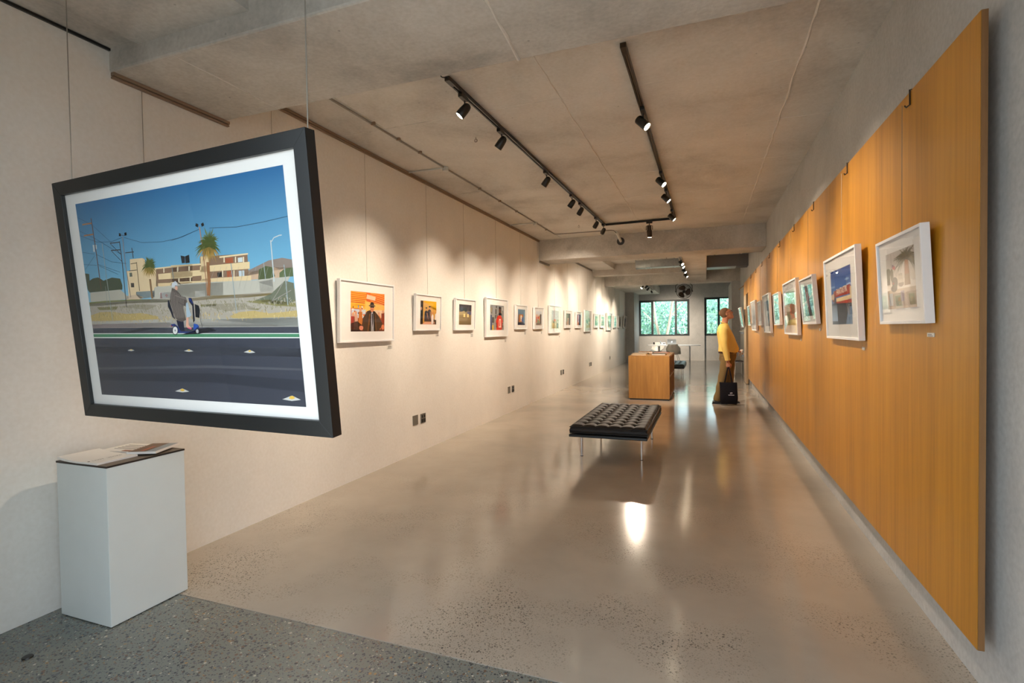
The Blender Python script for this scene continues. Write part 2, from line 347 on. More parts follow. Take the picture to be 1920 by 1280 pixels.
# rear windows
def window(name, x0, x1, z0, z1, mulls, opens):
    e = bpy.data.objects.new(name, None); COL.objects.link(e); struct(e); e.location = (0, YE + .1, 0)
    f = MB(); t = .065
    f.box(x0, x1, -.04, .04, z0, z0 + t).box(x0, x1, -.04, .04, z1 - t, z1).box(x0, x0 + t, -.04, .04, z0 + t, z1 - t).box(x1 - t, x1, -.04, .04, z0 + t, z1 - t)
    for a, b in mulls: f.box(a, b, -.04, .04, z0 + t, z1 - t)
    f.build('window_frame', M['dark_frame'], e, False, .004)
    ed = [x0 + t] + [v for m_ in mulls for v in m_] + [x1 - t]
    for k in range(0, len(ed), 2):
        a, b = ed[k], ed[k+1]; off = .02 if opens[k // 2] else 0
        MB().box(a + .002, b - .002, -.004, .004, z0 + t, z1 - t).build('pane', M['window_glass'], e)
        if opens[k // 2]:
            s = MB(); q = .028
            s.box(a, b, -.05, -.01, z0 + t, z0 + t + q).box(a, b, -.05, -.01, z1 - t - q, z1 - t).box(a, a + q, -.05, -.01, z0 + t + q, z1 - t - q).box(b - q, b, -.05, -.01, z0 + t + q, z1 - t - q)
            sh = s.build('sash', M['dark_frame'], e)
            mid = (a + b) / 2
            MB().box(mid - .07, mid + .07, -.075, -.05, z0 + t + .002, z0 + t + .02).box(mid - .015, mid + .015, -.09, -.05, z0 + t + .004, z0 + t + .03).build('latch', M['alu'], sh)
    return e
window('window_1', -2.87, -.672, 1.088, 2.71, [(-2.295, -2.224), (-1.299, -1.231)], [1, 0, 1])
window('window_2', -.049, 1.02, 1.086, 2.76, [(.52, .585)], [1, 0])

# ------------------------------------------------------------------ outside : ground, hedge, trunks
struct(MB().box(-30, 30, -40, YF - .3, -.3, -.03).build('ground_street', plain('asphalt', '8C8C8A', .9)))
struct(MB().box(-20, 20, YE + .3, 45, -.3, -.05).build('ground_garden', plain('garden_soil', '6A7060', .9)))
def leaf_mat():
    m, N, L, b = new_mat('ivy_leaf'); oi = N.new('ShaderNodeTexCoord'); nz = N.new('ShaderNodeTexNoise'); nz.inputs['Scale'].default_value = 3.5; nz.inputs['Detail'].default_value = 5
    L.new(oi.outputs['Object'], nz.inputs['Vector']); r = ramp(N, [(.32, '54807A'), (.5, '90BAAE'), (.68, 'D2E8DE')]); L.new(nz.outputs['Fac'], r.inputs[0]); L.new(r.outputs[0], b.inputs['Base Color'])
    b.inputs['Roughness'].default_value = .45; return m
M['leaf'] = leaf_mat()
M['bark'] = plain('pale_bark', 'B8A08E', .9, 0, .2, .25, 12)
hb = MB()
def leaf(b, p, s, rot):
    R = Euler(rot).to_matrix(); q = [(-.0, 0, -.5), (.36, .06, -.1), (0, .0, .6), (-.36, .06, -.1)]
    b.add([Vector(p) + R @ (Vector(v) * s) for v in q], [(0, 1, 2), (0, 2, 3)])
for k in range(9500):
    x = random.uniform(-8, 5.5); z = random.uniform(-.1, 3.3); d = random.random()
    leaf(hb, (x, 33.0 + .4 * math.sin(x * 1.7 + z) + d * .6, z), random.uniform(.10, .19), (random.uniform(-.9, .5), random.uniform(-.6, .6), random.uniform(0, 6.3)))
hd = hb.build('ivy_hedge', M['leaf']); tag(hd, 'dense pale green ivy hedge outside the rear windows', 'hedge', None, 'stuff')
struct(MB().box(-9, 6.8, 34.4, 34.6, -.1, 3.3).build('garden_wall', plain('mossy_wall', '7DA88C', .9)))
def trunk(label, pts, rr, twig=None):
    t = thing('tree_trunk', label, 'tree', (pts[0][0], pts[0][1], -.05)); o = Vector(t.location)
    MB().tube([Vector(p) - o for p in pts], rr, 12).build('trunk', M['bark'], t, True)
    if twig: MB().tube([Vector(p) - o for p in twig], [.028, .022, .014], 8).build('branch', M['bark'], t, True)
trunk('slim pale leaning tree trunk outside left part of the wide rear window', [(-2.0, 27, -.05), (-2.2, 27, 1.1), (-2.36, 27, 1.9), (-2.45, 27.1, 2.6), (-2.75, 27.3, 4.2)], [.075, .065, .06, .055, .03], [(-2.3, 27, 1.6), (-2.65, 27.1, 1.95), (-3.0, 27.2, 2.3)])
trunk('pale forked tree trunk outside middle of the wide rear window', [(-1.95, 26.6, -.05), (-1.79, 26.6, 1.1), (-1.64, 26.6, 1.9), (-1.5, 26.6, 2.8), (-1.42, 26.7, 4.2)], [.08, .07, .065, .06, .04], [(-1.62, 26.6, 2.0), (-1.2, 26.7, 2.45), (-.8, 26.8, 2.9)])
gf = thing('garden_fence', 'low pale fence seen through right pane of the wide rear window', 'fence', (-1.0, 28.2, -.05))
for k in range(5): MB().box(-.5 + k*.25, -.46 + k*.25, -.02, .02, 0, 1.55).build('fence_post', M['alu'], gf)
for z in (.9, 1.5): MB().box(-.52, .56, -.045, -.02, z, z + .05).build('fence_rail', M['alu'], gf)
ul = thing('utility_line', 'pair of dark overhead cables crossing in front of the ivy hedge', 'cable', (-6, 29.6, -.05))
for x in (0, 10.5): MB().cyl((x, 0, 0), (x, 0, 2.6), .05, None, 10).build('pole', M['bark'], ul)
for z in (2.15, 2.02): MB().tube([(0, 0, z + .03), (4, 0, z), (10.5, 0, z - .02)], .007, 6).build('cable', M['black_plastic'], ul)

# ================================================================== honey wood panelling on the right wall
PX = .95
wp = thing('wood_panelling', 'long honey coloured veneer panelling standing off the right wall', 'panelling', (PX, 2.41, .222))
edges = [2.41 + 1.2366 * k for k in range(10)]
for k in range(9):
    y0, y1 = edges[k] - 2.41, edges[k+1] - 2.41
    MB().box(0, .02, y0 + (0 if k == 0 else .0006), y1 - .0006, 0, 2.375).build('panel_sheet', M['panel'], wp)
MB().box(.0015, .022, -.004, 0, 0, 2.375).build('edge_strip', M['panel_edge'], wp)
MB().box(0, .02, 13.542 - 2.41, 15.0 - 2.41, 2.04, 2.375).build('over_door_sheet', M['panel'], wp)
MB().box(0, .05, 14.235 - 2.41, 15.0 - 2.41, -.205, 2.036).build('door_post', M['pale_wood'], wp)
for k in range(9):
    for z in (.3, 1.9): MB().box(.02, .0729, .2 + k*1.2366, .26 + k*1.2366, z, z + .05).build('batten', M['panel_edge'], wp)

# ================================================================== photographs
class Art:
    """flat coloured shapes of a photographic print, u to the right, v up, both 0..1"""
    def __init__(s, W, H): s.W, s.H = W, H; s.v = []; s.f = []; s.c = []; s.k = 0
    def nxt(s): s.k += 1
    def poly(s, pts, col):
        cols = col if isinstance(col, list) else [col] * len(pts)
        b = len(s.v); L = s.k * .00006
        for (u, v), c in zip(pts, cols):
            s.v.append(((min(1, max(0, u)) - .5) * s.W, -L, min(1, max(0, v)) * s.H)); s.c.append(lin(c))
        s.f.append(tuple(range(b, b + len(pts))))
    def rect(s, u0, v0, u1, v1, c, c2=None): s.poly([(u0, v0), (u1, v0), (u1, v1), (u0, v1)], c if c2 is None else [c, c, c2, c2])
    def ell(s, u, v, ru, rv, c, n=14): s.poly([(u + ru*math.cos(2*PI*i/n), v + rv*math.sin(2*PI*i/n)) for i in range(n)], c)
    def line(s, pts, w, c):
        a = s.W / s.H
        for p, q in zip(pts, pts[1:]):
            dx, dy = (q[0]-p[0]) * a, q[1]-p[1]; l = math.hypot(dx, dy) or 1; nx, ny = -dy / l * w / 2 / a, dx / l * w / 2
            s.poly([(p[0]-nx, p[1]-ny), (q[0]-nx, q[1]-ny), (q[0]+nx, q[1]+ny), (p[0]+nx, p[1]+ny)], c)
    def build(s, parent, y, z):
        me = bpy.data.meshes.new('print'); me.from_pydata(s.v, [], s.f)
        at = me.color_attributes.new('ink', 'FLOAT_COLOR', 'POINT')
        at.data.foreach_set('color', [x for c in s.c for x in c])
        me.materials.append(M['ink']); o = bpy.data.objects.new('print', me); COL.objects.link(o); o.parent = parent; o.location = (0, y, z)
        return o
BIG_ART=[('p','4A5340',[(0.0,0.645),(0.025,0.64),(0.022,0.606),(0.043,0.616),(0.075,0.619),(0.104,0.6),(0.155,0.612),(0.201,0.603),(0.208,0.57),(0.205,0.548),(0.012,0.545),(0.002,0.562)]),
('p','8E7F74',[(0.814,0.588),(0.909,0.626),(0.963,0.632),(1.0,0.621),(1.0,0.589),(0.812,0.569)]),
('p','C9A98C',[(0.813,0.583),(0.932,0.595),(1.0,0.589),(0.999,0.552),(0.81,0.55)]),
('n',),
('p','56603F',[(0.867,0.592),(0.895,0.604),(0.92,0.597),(0.929,0.558),(0.894,0.546),(0.859,0.549)]),
('p','5E6A48',[(0.947,0.571),(0.969,0.587),(1.0,0.589),(0.999,0.552),(0.945,0.552)]),
('p','E3C9A0',[(0.242,0.637),(0.262,0.638),(0.268,0.693),(0.335,0.692),(0.337,0.644),(0.399,0.638),(0.392,0.504),(0.235,0.508)]),
('p','DDBF93',[(0.335,0.692),(0.346,0.685),(0.348,0.643),(0.337,0.644)]),
('p','8A6E58',[(0.48,0.64),(0.615,0.639),(0.605,0.556),(0.469,0.556)]),
('p','8A6E58',[(0.618,0.671),(0.826,0.663),(0.822,0.558),(0.605,0.556)]),
('p','8A6E58',[(0.399,0.638),(0.579,0.64),(0.567,0.543),(0.387,0.551)]),
('n',),
('p','EAD2A6',[(0.383,0.639),(0.579,0.642),(0.578,0.635),(0.382,0.633)]),
('p','EAD2A6',[(0.475,0.644),(0.62,0.64),(0.619,0.633),(0.474,0.636)]),
('p','EAD2A6',[(0.705,0.663),(0.829,0.665),(0.829,0.659),(0.705,0.656)]),
('p','E6CC9E',[(0.406,0.609),(0.576,0.612),(0.572,0.581),(0.405,0.583)]),
('p','E6CC9E',[(0.471,0.612),(0.619,0.611),(0.616,0.586),(0.467,0.584)]),
('p','E6CC9E',[(0.613,0.627),(0.832,0.628),(0.829,0.598),(0.61,0.601)]),
('p','E2C79A',[(0.612,0.57),(0.832,0.569),(0.83,0.548),(0.609,0.55)]),
('p','E6CC9E',[(0.465,0.567),(0.613,0.562),(0.611,0.545),(0.463,0.551)]),
('p','E0C496',[(0.4,0.566),(0.569,0.56),(0.567,0.543),(0.398,0.55)]),
('p','DFC497',[(0.621,0.671),(0.658,0.67),(0.648,0.558),(0.613,0.561)]),
('p','EFE0C0',[(0.436,0.634),(0.441,0.635),(0.439,0.614),(0.434,0.613)]),
('p','EFE0C0',[(0.503,0.628),(0.508,0.629),(0.506,0.608),(0.501,0.607)]),
('p','EFE0C0',[(0.558,0.623),(0.563,0.623),(0.561,0.603),(0.556,0.602)]),
('p','EFE0C0',[(0.506,0.637),(0.511,0.638),(0.509,0.616),(0.503,0.615)]),
('p','E8D6B4',[(0.505,0.585),(0.51,0.586),(0.508,0.565),(0.502,0.564)]),
('p','EFE0C0',[(0.56,0.632),(0.565,0.632),(0.563,0.611),(0.558,0.61)]),
('p','E8D6B4',[(0.559,0.58),(0.565,0.581),(0.562,0.561),(0.557,0.56)]),
('p','EFE0C0',[(0.724,0.66),(0.728,0.66),(0.726,0.635),(0.721,0.635)]),
('p','EFE0C0',[(0.711,0.601),(0.715,0.602),(0.712,0.572),(0.708,0.572)]),
('p','EFE0C0',[(0.773,0.655),(0.777,0.655),(0.775,0.63),(0.77,0.63)]),
('p','EFE0C0',[(0.76,0.597),(0.764,0.597),(0.761,0.568),(0.757,0.568)]),
('p','EFE0C0',[(0.806,0.651),(0.811,0.651),(0.809,0.627),(0.804,0.626)]),
('p','EFE0C0',[(0.794,0.593),(0.798,0.594),(0.795,0.565),(0.791,0.565)]),
('p','A65A3C',[(0.73,0.652),(0.763,0.653),(0.762,0.63),(0.729,0.631)]),
('p','A65A3C',[(0.731,0.595),(0.755,0.596),(0.752,0.569),(0.729,0.569)]),
('p','CFD6D4',[(0.784,0.649),(0.804,0.65),(0.803,0.63),(0.783,0.63)]),
('p','BFC8CC',[(0.782,0.593),(0.806,0.593),(0.804,0.569),(0.781,0.569)]),
('p','33302E',[(0.688,0.593),(0.708,0.594),(0.706,0.573),(0.687,0.573)]),
('p','B98C62',[(0.261,0.627),(0.27,0.628),(0.27,0.608),(0.259,0.608)]),
('p','6E8E8A',[(0.256,0.628),(0.27,0.628),(0.27,0.608),(0.255,0.608)]),
('p','4C4640',[(0.256,0.577),(0.274,0.576),(0.272,0.555),(0.255,0.556)]),
('p','2E2C2C',[(0.528,0.685),(0.548,0.679),(0.545,0.649),(0.53,0.649)]),
('p','262626',[(0.549,0.679),(0.569,0.685),(0.568,0.648),(0.547,0.647)]),
('n',),
('p','B9B5A6',[(0.016,0.544),(0.193,0.549),(0.235,0.508),(0.234,0.5),(0.137,0.495),(0.011,0.496)]),
('p','7F8A8A',[(0.279,0.532),(0.377,0.532),(0.374,0.502),(0.297,0.496),(0.277,0.516)]),
('p','CFB79A',[(0.224,0.514),(0.283,0.519),(0.315,0.503),(0.296,0.494),(0.221,0.495)]),
('p','BDB8AA',[(0.38,0.548),(0.51,0.552),(0.635,0.55),(0.709,0.548),(0.702,0.482),(0.562,0.484),(0.355,0.489),(0.355,0.494)]),
('p','BDB8AA',[(0.49,0.554),(0.625,0.555),(0.832,0.548),(0.987,0.553),(0.957,0.5),(0.853,0.486),(0.482,0.487)]),
('p','D8D4CB',[(0.862,0.54),(0.917,0.546),(0.917,0.498),(0.862,0.493)]),
('p','E6E2DC',[(0.401,0.522),(0.458,0.521),(0.453,0.479),(0.399,0.479)]),
('p','E4553A',[(0.404,0.52),(0.412,0.52),(0.411,0.48),(0.402,0.48)]),
('p','DE3B34',[(0.436,0.515),(0.442,0.505),(0.435,0.496),(0.429,0.506)]),
('p','D3CFC4',[(0.576,0.518),(0.624,0.518),(0.621,0.487),(0.574,0.489)]),
('n',),
('p','AFA698',[(0.003,0.488),(0.368,0.492),(0.657,0.491),(0.814,0.493),(1.0,0.502),(1.0,0.375),(0.0,0.383)]),
('p','7D8052',[(0.001,0.494),(0.095,0.497),(0.244,0.496),(0.368,0.492),(0.485,0.482),(0.484,0.472),(0.241,0.478),(0.076,0.473),(0.001,0.474)]),
('p','B59C56',[(0.556,0.485),(0.648,0.492),(0.744,0.49),(0.853,0.489),(0.922,0.489),(0.922,0.481),(0.807,0.476),(0.666,0.476),(0.559,0.473)]),
('n',),
('p','8A8458',[(0.796,0.458),(0.894,0.462),(0.997,0.442),(0.998,0.426),(0.913,0.435)]),
('p','6F7360',[(0.837,0.461),(0.905,0.485),(0.965,0.537),(0.998,0.525),(0.998,0.451),(0.96,0.435),(0.884,0.448)]),
('p','9A927F',[(0.157,0.463),(0.276,0.471),(0.386,0.46),(0.329,0.441)]),
('p','9A927F',[(0.603,0.451),(0.768,0.455),(0.838,0.427),(0.708,0.418)]),
('p','7E7A55',[(0.045,0.466),(0.169,0.465),(0.155,0.449),(0.055,0.451)]),
('p','827D58',[(0.593,0.454),(0.673,0.455),(0.662,0.443),(0.597,0.444)]),
('p','827D58',[(0.793,0.426),(0.856,0.426),(0.846,0.419)]),
('n',),
('p','BCA56C',[(0.0,0.425),(0.06,0.44),(0.135,0.439),(0.211,0.425),(0.298,0.427),(0.379,0.407),(0.378,0.394),(0.253,0.393),(0.122,0.393),(0.0,0.396)]),
('p','BFA870',[(0.725,0.397),(0.764,0.413),(0.828,0.417),(0.889,0.403),(0.953,0.407),(1.0,0.412),(1.0,0.386),(0.913,0.385),(0.798,0.384),(0.733,0.387)]),
('p','B0ACA4',[(0.0,0.392),(0.395,0.389),(0.645,0.383),(1.0,0.384),(1.0,0.342),(0.001,0.357)]),
('p','D6BFC0',[(0.0,0.378),(0.44,0.377),(0.437,0.353),(0.0,0.357)]),
('p','A5A7A0',[(0.442,0.389),(1.0,0.382),(0.998,0.345),(0.438,0.355)]),
('n',),
('p','454750',[(0.001,0.357),(0.617,0.349),(1.0,0.343),(1.0,0.278),(0.0,0.286)]),
('n',),
('p','2F3138',[(0.161,0.329),(0.294,0.354),(0.372,0.352),(0.209,0.326),(0.167,0.325)]),
('n',),
('p','4F8A66',[(0.0,0.329),(0.638,0.32),(1.0,0.316),(1.0,0.297),(0.0,0.307)]),
('p','3F424D',[(0,0),(1,0),(1.0,0.296),(0.636,0.299),(0.0,0.306)]),
('p','4A4D57',[(0.0,0.257),(0.631,0.261),(1.0,0.255),(1.0,0.215),(0.627,0.221),(0.0,0.223)]),
('n',),
('p','E6EAE2',[(0.0,0.33),(0.638,0.321),(1.0,0.316),(1.0,0.313),(0.638,0.318),(0.0,0.326)]),
('p','F0F2EC',[(0.0,0.31),(0.636,0.303),(1.0,0.299),(1.0,0.295),(0.636,0.298),(0.0,0.305)]),
('p','52545C',[(0.0,0.147),(0.621,0.172),(1.0,0.166),(1.0,0.157),(0.62,0.159),(0.0,0.136)]),
('p','353842',[(0.0,0.113),(0.617,0.134),(1.0,0.116),(1.0,0.064),(0.613,0.091),(0.0,0.078)]),
('p','C9C9C4',[(0.189,0.239),(0.211,0.247),(0.229,0.239),(0.21,0.236)]),
('p','C9C9C4',[(0.489,0.238),(0.515,0.247),(0.536,0.237),(0.513,0.234)]),
('p','C9C9C4',[(0.766,0.234),(0.793,0.245),(0.816,0.233),(0.792,0.23)]),
('p','C9C9C4',[(0.419,0.039),(0.458,0.055),(0.491,0.041),(0.456,0.035)]),
('p','C9C9C4',[(0.908,0.028),(0.949,0.047),(0.982,0.03),(0.946,0.023)]),
('n',),
('p','E2B84C',[(0.205,0.242),(0.208,0.246),(0.214,0.246),(0.216,0.242),(0.21,0.24)]),
('p','E2B84C',[(0.508,0.241),(0.512,0.246),(0.518,0.246),(0.52,0.241),(0.514,0.239)]),
('p','E2B84C',[(0.786,0.238),(0.79,0.243),(0.796,0.243),(0.799,0.238),(0.792,0.235)]),
('p','E2B84C',[(0.445,0.044),(0.452,0.053),(0.464,0.053),(0.469,0.045),(0.457,0.04)]),
('p','E2B84C',[(0.935,0.034),(0.942,0.045),(0.954,0.045),(0.96,0.036),(0.947,0.03)]),
('l','6E4B3A',0.006,[(0.082,0.918),(0.085,0.778),(0.085,0.557)]),
('l','A8764E',0.007,[(0.026,0.892),(0.082,0.893)]),
('l','A8764E',0.007,[(0.026,0.836),(0.083,0.837)]),
('l','B8C4C6',0.014,[(0.075,0.784),(0.074,0.749)]),
('l','B8C4C6',0.01,[(0.09,0.783),(0.089,0.762)]),
('l','4A4038',0.005,[(0.225,0.785),(0.225,0.687),(0.216,0.46)]),
('l','4A4038',0.004,[(0.171,0.781),(0.226,0.781)]),
('l','4A4038',0.004,[(0.171,0.746),(0.223,0.744)]),
('l','4A4038',0.003,[(0.173,0.779),(0.227,0.718)]),
('l','4A4038',0.003,[(0.174,0.743),(0.223,0.687)]),
('l','8E8480',0.005,[(0.245,0.806),(0.241,0.674),(0.246,0.507)]),
('l','262626',0.014,[(0.227,0.818),(0.237,0.814)]),
('l','262626',0.014,[(0.257,0.815),(0.269,0.817)]),
('l','4A4038',0.002,[(0.229,0.814),(0.266,0.809)]),
('l','98A4A2',0.005,[(0.126,0.785),(0.125,0.62),(0.127,0.395)]),
('l','4A4038',0.005,[(0.287,0.746),(0.288,0.696)]),
('l','4A4038',0.004,[(0.249,0.726),(0.295,0.726)]),
('l','6B5A4A',0.004,[(0.302,0.676),(0.299,0.536)]),
('l','4A4038',0.003,[(0.27,0.67),(0.304,0.672)]),
('l','4A4038',0.003,[(0.256,0.637),(0.299,0.638)]),
('l','2F4A5C',0.0016,[(0.001,0.841),(0.097,0.796),(0.181,0.788),(0.242,0.802)]),
('l','2F4A5C',0.0016,[(0.254,0.8),(0.345,0.765),(0.452,0.757),(0.53,0.765),(0.596,0.782)]),
('l','2F4A5C',0.0016,[(0.0,0.865),(0.088,0.816),(0.219,0.725)]),
('l','2F4A5C',0.0016,[(0.004,0.754),(0.075,0.738)]),
('l','2F4A5C',0.0016,[(0.087,0.734),(0.166,0.69),(0.247,0.674)]),
('l','2F4A5C',0.0016,[(0.0,0.692),(0.079,0.68)]),
('l','2F4A5C',0.0016,[(0.094,0.675),(0.193,0.625)]),
('l','2F4A5C',0.0016,[(0.0,0.659),(0.074,0.73)]),
('l','2F4A5C',0.0016,[(0.086,0.684),(0.206,0.635)]),
('l','2F4A5C',0.0016,[(0.004,0.932),(0.085,0.882),(0.18,0.783)]),
('l','2F4A5C',0.002,[(0.494,0.758),(0.548,0.768),(0.63,0.792)]),
('l','2F4A5C',0.002,[(0.676,0.791),(0.792,0.78),(0.903,0.786),(1.0,0.796)]),
('l','9EA8A8',0.005,[(0.753,0.628),(0.753,0.515),(0.755,0.408)]),
('l','9EA8A8',0.005,[(0.968,0.603),(0.969,0.527),(0.968,0.434)]),
('l','9EA8A8',0.004,[(0.889,0.618),(0.89,0.549)]),
('l','C4CCCC',0.006,[(0.926,0.708),(0.925,0.633),(0.923,0.536)]),
('l','C4CCCC',0.004,[(0.929,0.702),(0.939,0.717),(0.961,0.724),(0.971,0.724)]),
('l','8C9492',0.005,[(0.48,0.635),(0.481,0.585)]),
('l','8C9492',0.003,[(0.112,0.571),(0.108,0.466)]),
('l','9A938A',0.003,[(0.96,0.533),(0.931,0.488),(0.906,0.454)]),
('l','9A938A',0.003,[(0.906,0.454),(0.986,0.496)]),
('l','A9A99F',0.001,[(0.681,0.62),(0.641,0.523)]),
('l','A9A99F',0.001,[(0.708,0.617),(0.668,0.521)]),
('l','A9A99F',0.001,[(0.733,0.615),(0.695,0.519)]),
('l','A9A99F',0.001,[(0.759,0.612),(0.721,0.517)]),
('l','A9A99F',0.001,[(0.784,0.61),(0.746,0.515)]),
('l','A9A99F',0.001,[(0.809,0.607),(0.772,0.514)]),
('l','A9A99F',0.001,[(0.833,0.605),(0.797,0.512)]),
('l','A9A99F',0.001,[(0.857,0.603),(0.822,0.51)]),
('l','A9A99F',0.001,[(0.881,0.6),(0.846,0.508)]),
('l','A9A99F',0.001,[(0.905,0.598),(0.87,0.507)]),
('l','A9A99F',0.001,[(0.928,0.596),(0.894,0.505)]),
('l','A9A99F',0.001,[(0.951,0.594),(0.917,0.503)]),
('l','A9A99F',0.001,[(0.974,0.591),(0.941,0.502)]),
('l','A9A99F',0.001,[(0.996,0.589),(0.963,0.5)]),
('n',),
('l','8A6A4A',0.014,[(0.362,0.589),(0.361,0.495)]),
('l','9A6B48',0.02,[(0.652,0.643),(0.647,0.553),(0.638,0.493)]),
('l','B08468',0.006,[(0.632,0.802),(0.636,0.694),(0.633,0.493)]),
('l','262626',0.014,[(0.616,0.814),(0.627,0.807)]),
('l','262626',0.014,[(0.642,0.807),(0.653,0.812)]),
('p','5E6B3A',[(0.665,0.709),(0.675,0.748),(0.676,0.773),(0.668,0.749)]),
('p','5E6B3A',[(0.665,0.709),(0.68,0.749),(0.685,0.776),(0.674,0.751)]),
('p','5E6B3A',[(0.665,0.709),(0.681,0.739),(0.687,0.76),(0.675,0.741)]),
('p','5E6B3A',[(0.665,0.709),(0.686,0.74),(0.696,0.761),(0.681,0.743)]),
('p','5E6B3A',[(0.665,0.709),(0.694,0.742),(0.708,0.751),(0.689,0.746)]),
('p','5E6B3A',[(0.665,0.709),(0.697,0.737),(0.714,0.743),(0.693,0.742)]),
('p','5E6B3A',[(0.665,0.709),(0.688,0.723),(0.701,0.726),(0.686,0.729)]),
('p','5E6B3A',[(0.665,0.709),(0.691,0.72),(0.706,0.72),(0.689,0.726)]),
('p','5E6B3A',[(0.665,0.709),(0.689,0.715),(0.704,0.712),(0.688,0.721)]),
('p','5E6B3A',[(0.665,0.709),(0.695,0.713),(0.715,0.704),(0.696,0.719)]),
('p','5E6B3A',[(0.665,0.709),(0.688,0.707),(0.704,0.698),(0.69,0.714)]),
('p','5E6B3A',[(0.665,0.709),(0.694,0.703),(0.715,0.686),(0.697,0.709)]),
('p','5E6B3A',[(0.665,0.709),(0.695,0.698),(0.717,0.674),(0.699,0.703)]),
('p','5E6B3A',[(0.665,0.709),(0.688,0.695),(0.705,0.672),(0.692,0.7)]),
('p','B08D4A',[(0.665,0.709),(0.691,0.689),(0.71,0.655),(0.695,0.693)]),
('p','B08D4A',[(0.665,0.709),(0.686,0.686),(0.703,0.649),(0.692,0.689)]),
('p','B08D4A',[(0.665,0.709),(0.677,0.689),(0.688,0.661),(0.683,0.692)]),
('p','B08D4A',[(0.665,0.709),(0.678,0.68),(0.69,0.637),(0.684,0.682)]),
('p','B08D4A',[(0.665,0.709),(0.672,0.682),(0.681,0.654),(0.678,0.684)]),
('p','B08D4A',[(0.665,0.709),(0.669,0.679),(0.676,0.646),(0.675,0.68)]),
('p','B08D4A',[(0.665,0.709),(0.664,0.68),(0.668,0.649),(0.671,0.681)]),
('p','B08D4A',[(0.665,0.709),(0.66,0.674),(0.66,0.634),(0.666,0.674)]),
('p','B08D4A',[(0.665,0.709),(0.656,0.679),(0.653,0.643),(0.662,0.678)]),
('p','B08D4A',[(0.665,0.709),(0.653,0.685),(0.649,0.655),(0.659,0.683)]),
('p','B08D4A',[(0.665,0.709),(0.647,0.681),(0.638,0.646),(0.653,0.679)]),
('p','B08D4A',[(0.665,0.709),(0.641,0.681),(0.627,0.644),(0.646,0.678)]),
('p','B08D4A',[(0.665,0.709),(0.642,0.69),(0.629,0.652),(0.648,0.687)]),
('p','B08D4A',[(0.665,0.709),(0.641,0.695),(0.626,0.661),(0.646,0.69)]),
('p','B08D4A',[(0.665,0.709),(0.636,0.697),(0.618,0.664),(0.641,0.693)]),
('p','B08D4A',[(0.665,0.709),(0.626,0.699),(0.6,0.661),(0.63,0.694)]),
('p','5E6B3A',[(0.665,0.709),(0.625,0.705),(0.596,0.672),(0.628,0.699)]),
('p','5E6B3A',[(0.665,0.709),(0.629,0.712),(0.603,0.687),(0.631,0.705)]),
('p','5E6B3A',[(0.665,0.709),(0.626,0.718),(0.596,0.696),(0.627,0.711)]),
('p','5E6B3A',[(0.665,0.709),(0.628,0.724),(0.599,0.708),(0.628,0.717)]),
('p','5E6B3A',[(0.665,0.709),(0.637,0.726),(0.615,0.716),(0.636,0.719)]),
('p','5E6B3A',[(0.665,0.709),(0.644,0.727),(0.625,0.722),(0.641,0.721)]),
('p','5E6B3A',[(0.665,0.709),(0.639,0.738),(0.615,0.736),(0.635,0.732)]),
('p','5E6B3A',[(0.665,0.709),(0.643,0.74),(0.623,0.742),(0.639,0.735)]),
('p','5E6B3A',[(0.665,0.709),(0.649,0.74),(0.633,0.744),(0.644,0.736)]),
('p','5E6B3A',[(0.665,0.709),(0.654,0.74),(0.641,0.746),(0.649,0.736)]),
('p','5E6B3A',[(0.665,0.709),(0.657,0.744),(0.646,0.765),(0.651,0.742)]),
('p','5E6B3A',[(0.665,0.709),(0.661,0.747),(0.653,0.77),(0.655,0.746)]),
('p','5E6B3A',[(0.665,0.709),(0.666,0.743),(0.661,0.765),(0.659,0.743)]),
('p','5E6B3A',[(0.665,0.709),(0.67,0.743),(0.668,0.766),(0.663,0.744)]),
('p','6C7A42',[(0.667,0.73),(0.677,0.763),(0.679,0.785),(0.671,0.765)]),
('p','6C7A42',[(0.667,0.73),(0.686,0.767),(0.694,0.791),(0.681,0.769)]),
('p','6C7A42',[(0.667,0.73),(0.689,0.757),(0.7,0.765),(0.685,0.761)]),
('p','6C7A42',[(0.667,0.73),(0.69,0.747),(0.702,0.751),(0.687,0.752)]),
('p','6C7A42',[(0.667,0.73),(0.692,0.741),(0.706,0.74),(0.69,0.747)]),
('p','6C7A42',[(0.667,0.73),(0.695,0.735),(0.713,0.728),(0.695,0.741)]),
('p','6C7A42',[(0.667,0.73),(0.69,0.728),(0.707,0.717),(0.692,0.733)]),
('p','6C7A42',[(0.667,0.73),(0.688,0.722),(0.704,0.705),(0.691,0.727)]),
('p','7A8448',[(0.667,0.73),(0.689,0.714),(0.705,0.687),(0.693,0.718)]),
('p','7A8448',[(0.667,0.73),(0.68,0.713),(0.691,0.687),(0.685,0.716)]),
('p','7A8448',[(0.667,0.73),(0.678,0.705),(0.687,0.668),(0.683,0.707)]),
('p','7A8448',[(0.667,0.73),(0.671,0.704),(0.677,0.676),(0.677,0.706)]),
('p','7A8448',[(0.667,0.73),(0.664,0.699),(0.666,0.663),(0.67,0.699)]),
('p','7A8448',[(0.667,0.73),(0.657,0.7),(0.653,0.663),(0.663,0.699)]),
('p','7A8448',[(0.667,0.73),(0.65,0.704),(0.641,0.67),(0.655,0.702)]),
('p','7A8448',[(0.667,0.73),(0.644,0.709),(0.629,0.668),(0.649,0.706)]),
('p','7A8448',[(0.667,0.73),(0.643,0.719),(0.627,0.687),(0.647,0.714)]),
('p','7A8448',[(0.667,0.73),(0.636,0.724),(0.615,0.694),(0.64,0.719)]),
('p','6C7A42',[(0.667,0.73),(0.64,0.733),(0.621,0.713),(0.642,0.727)]),
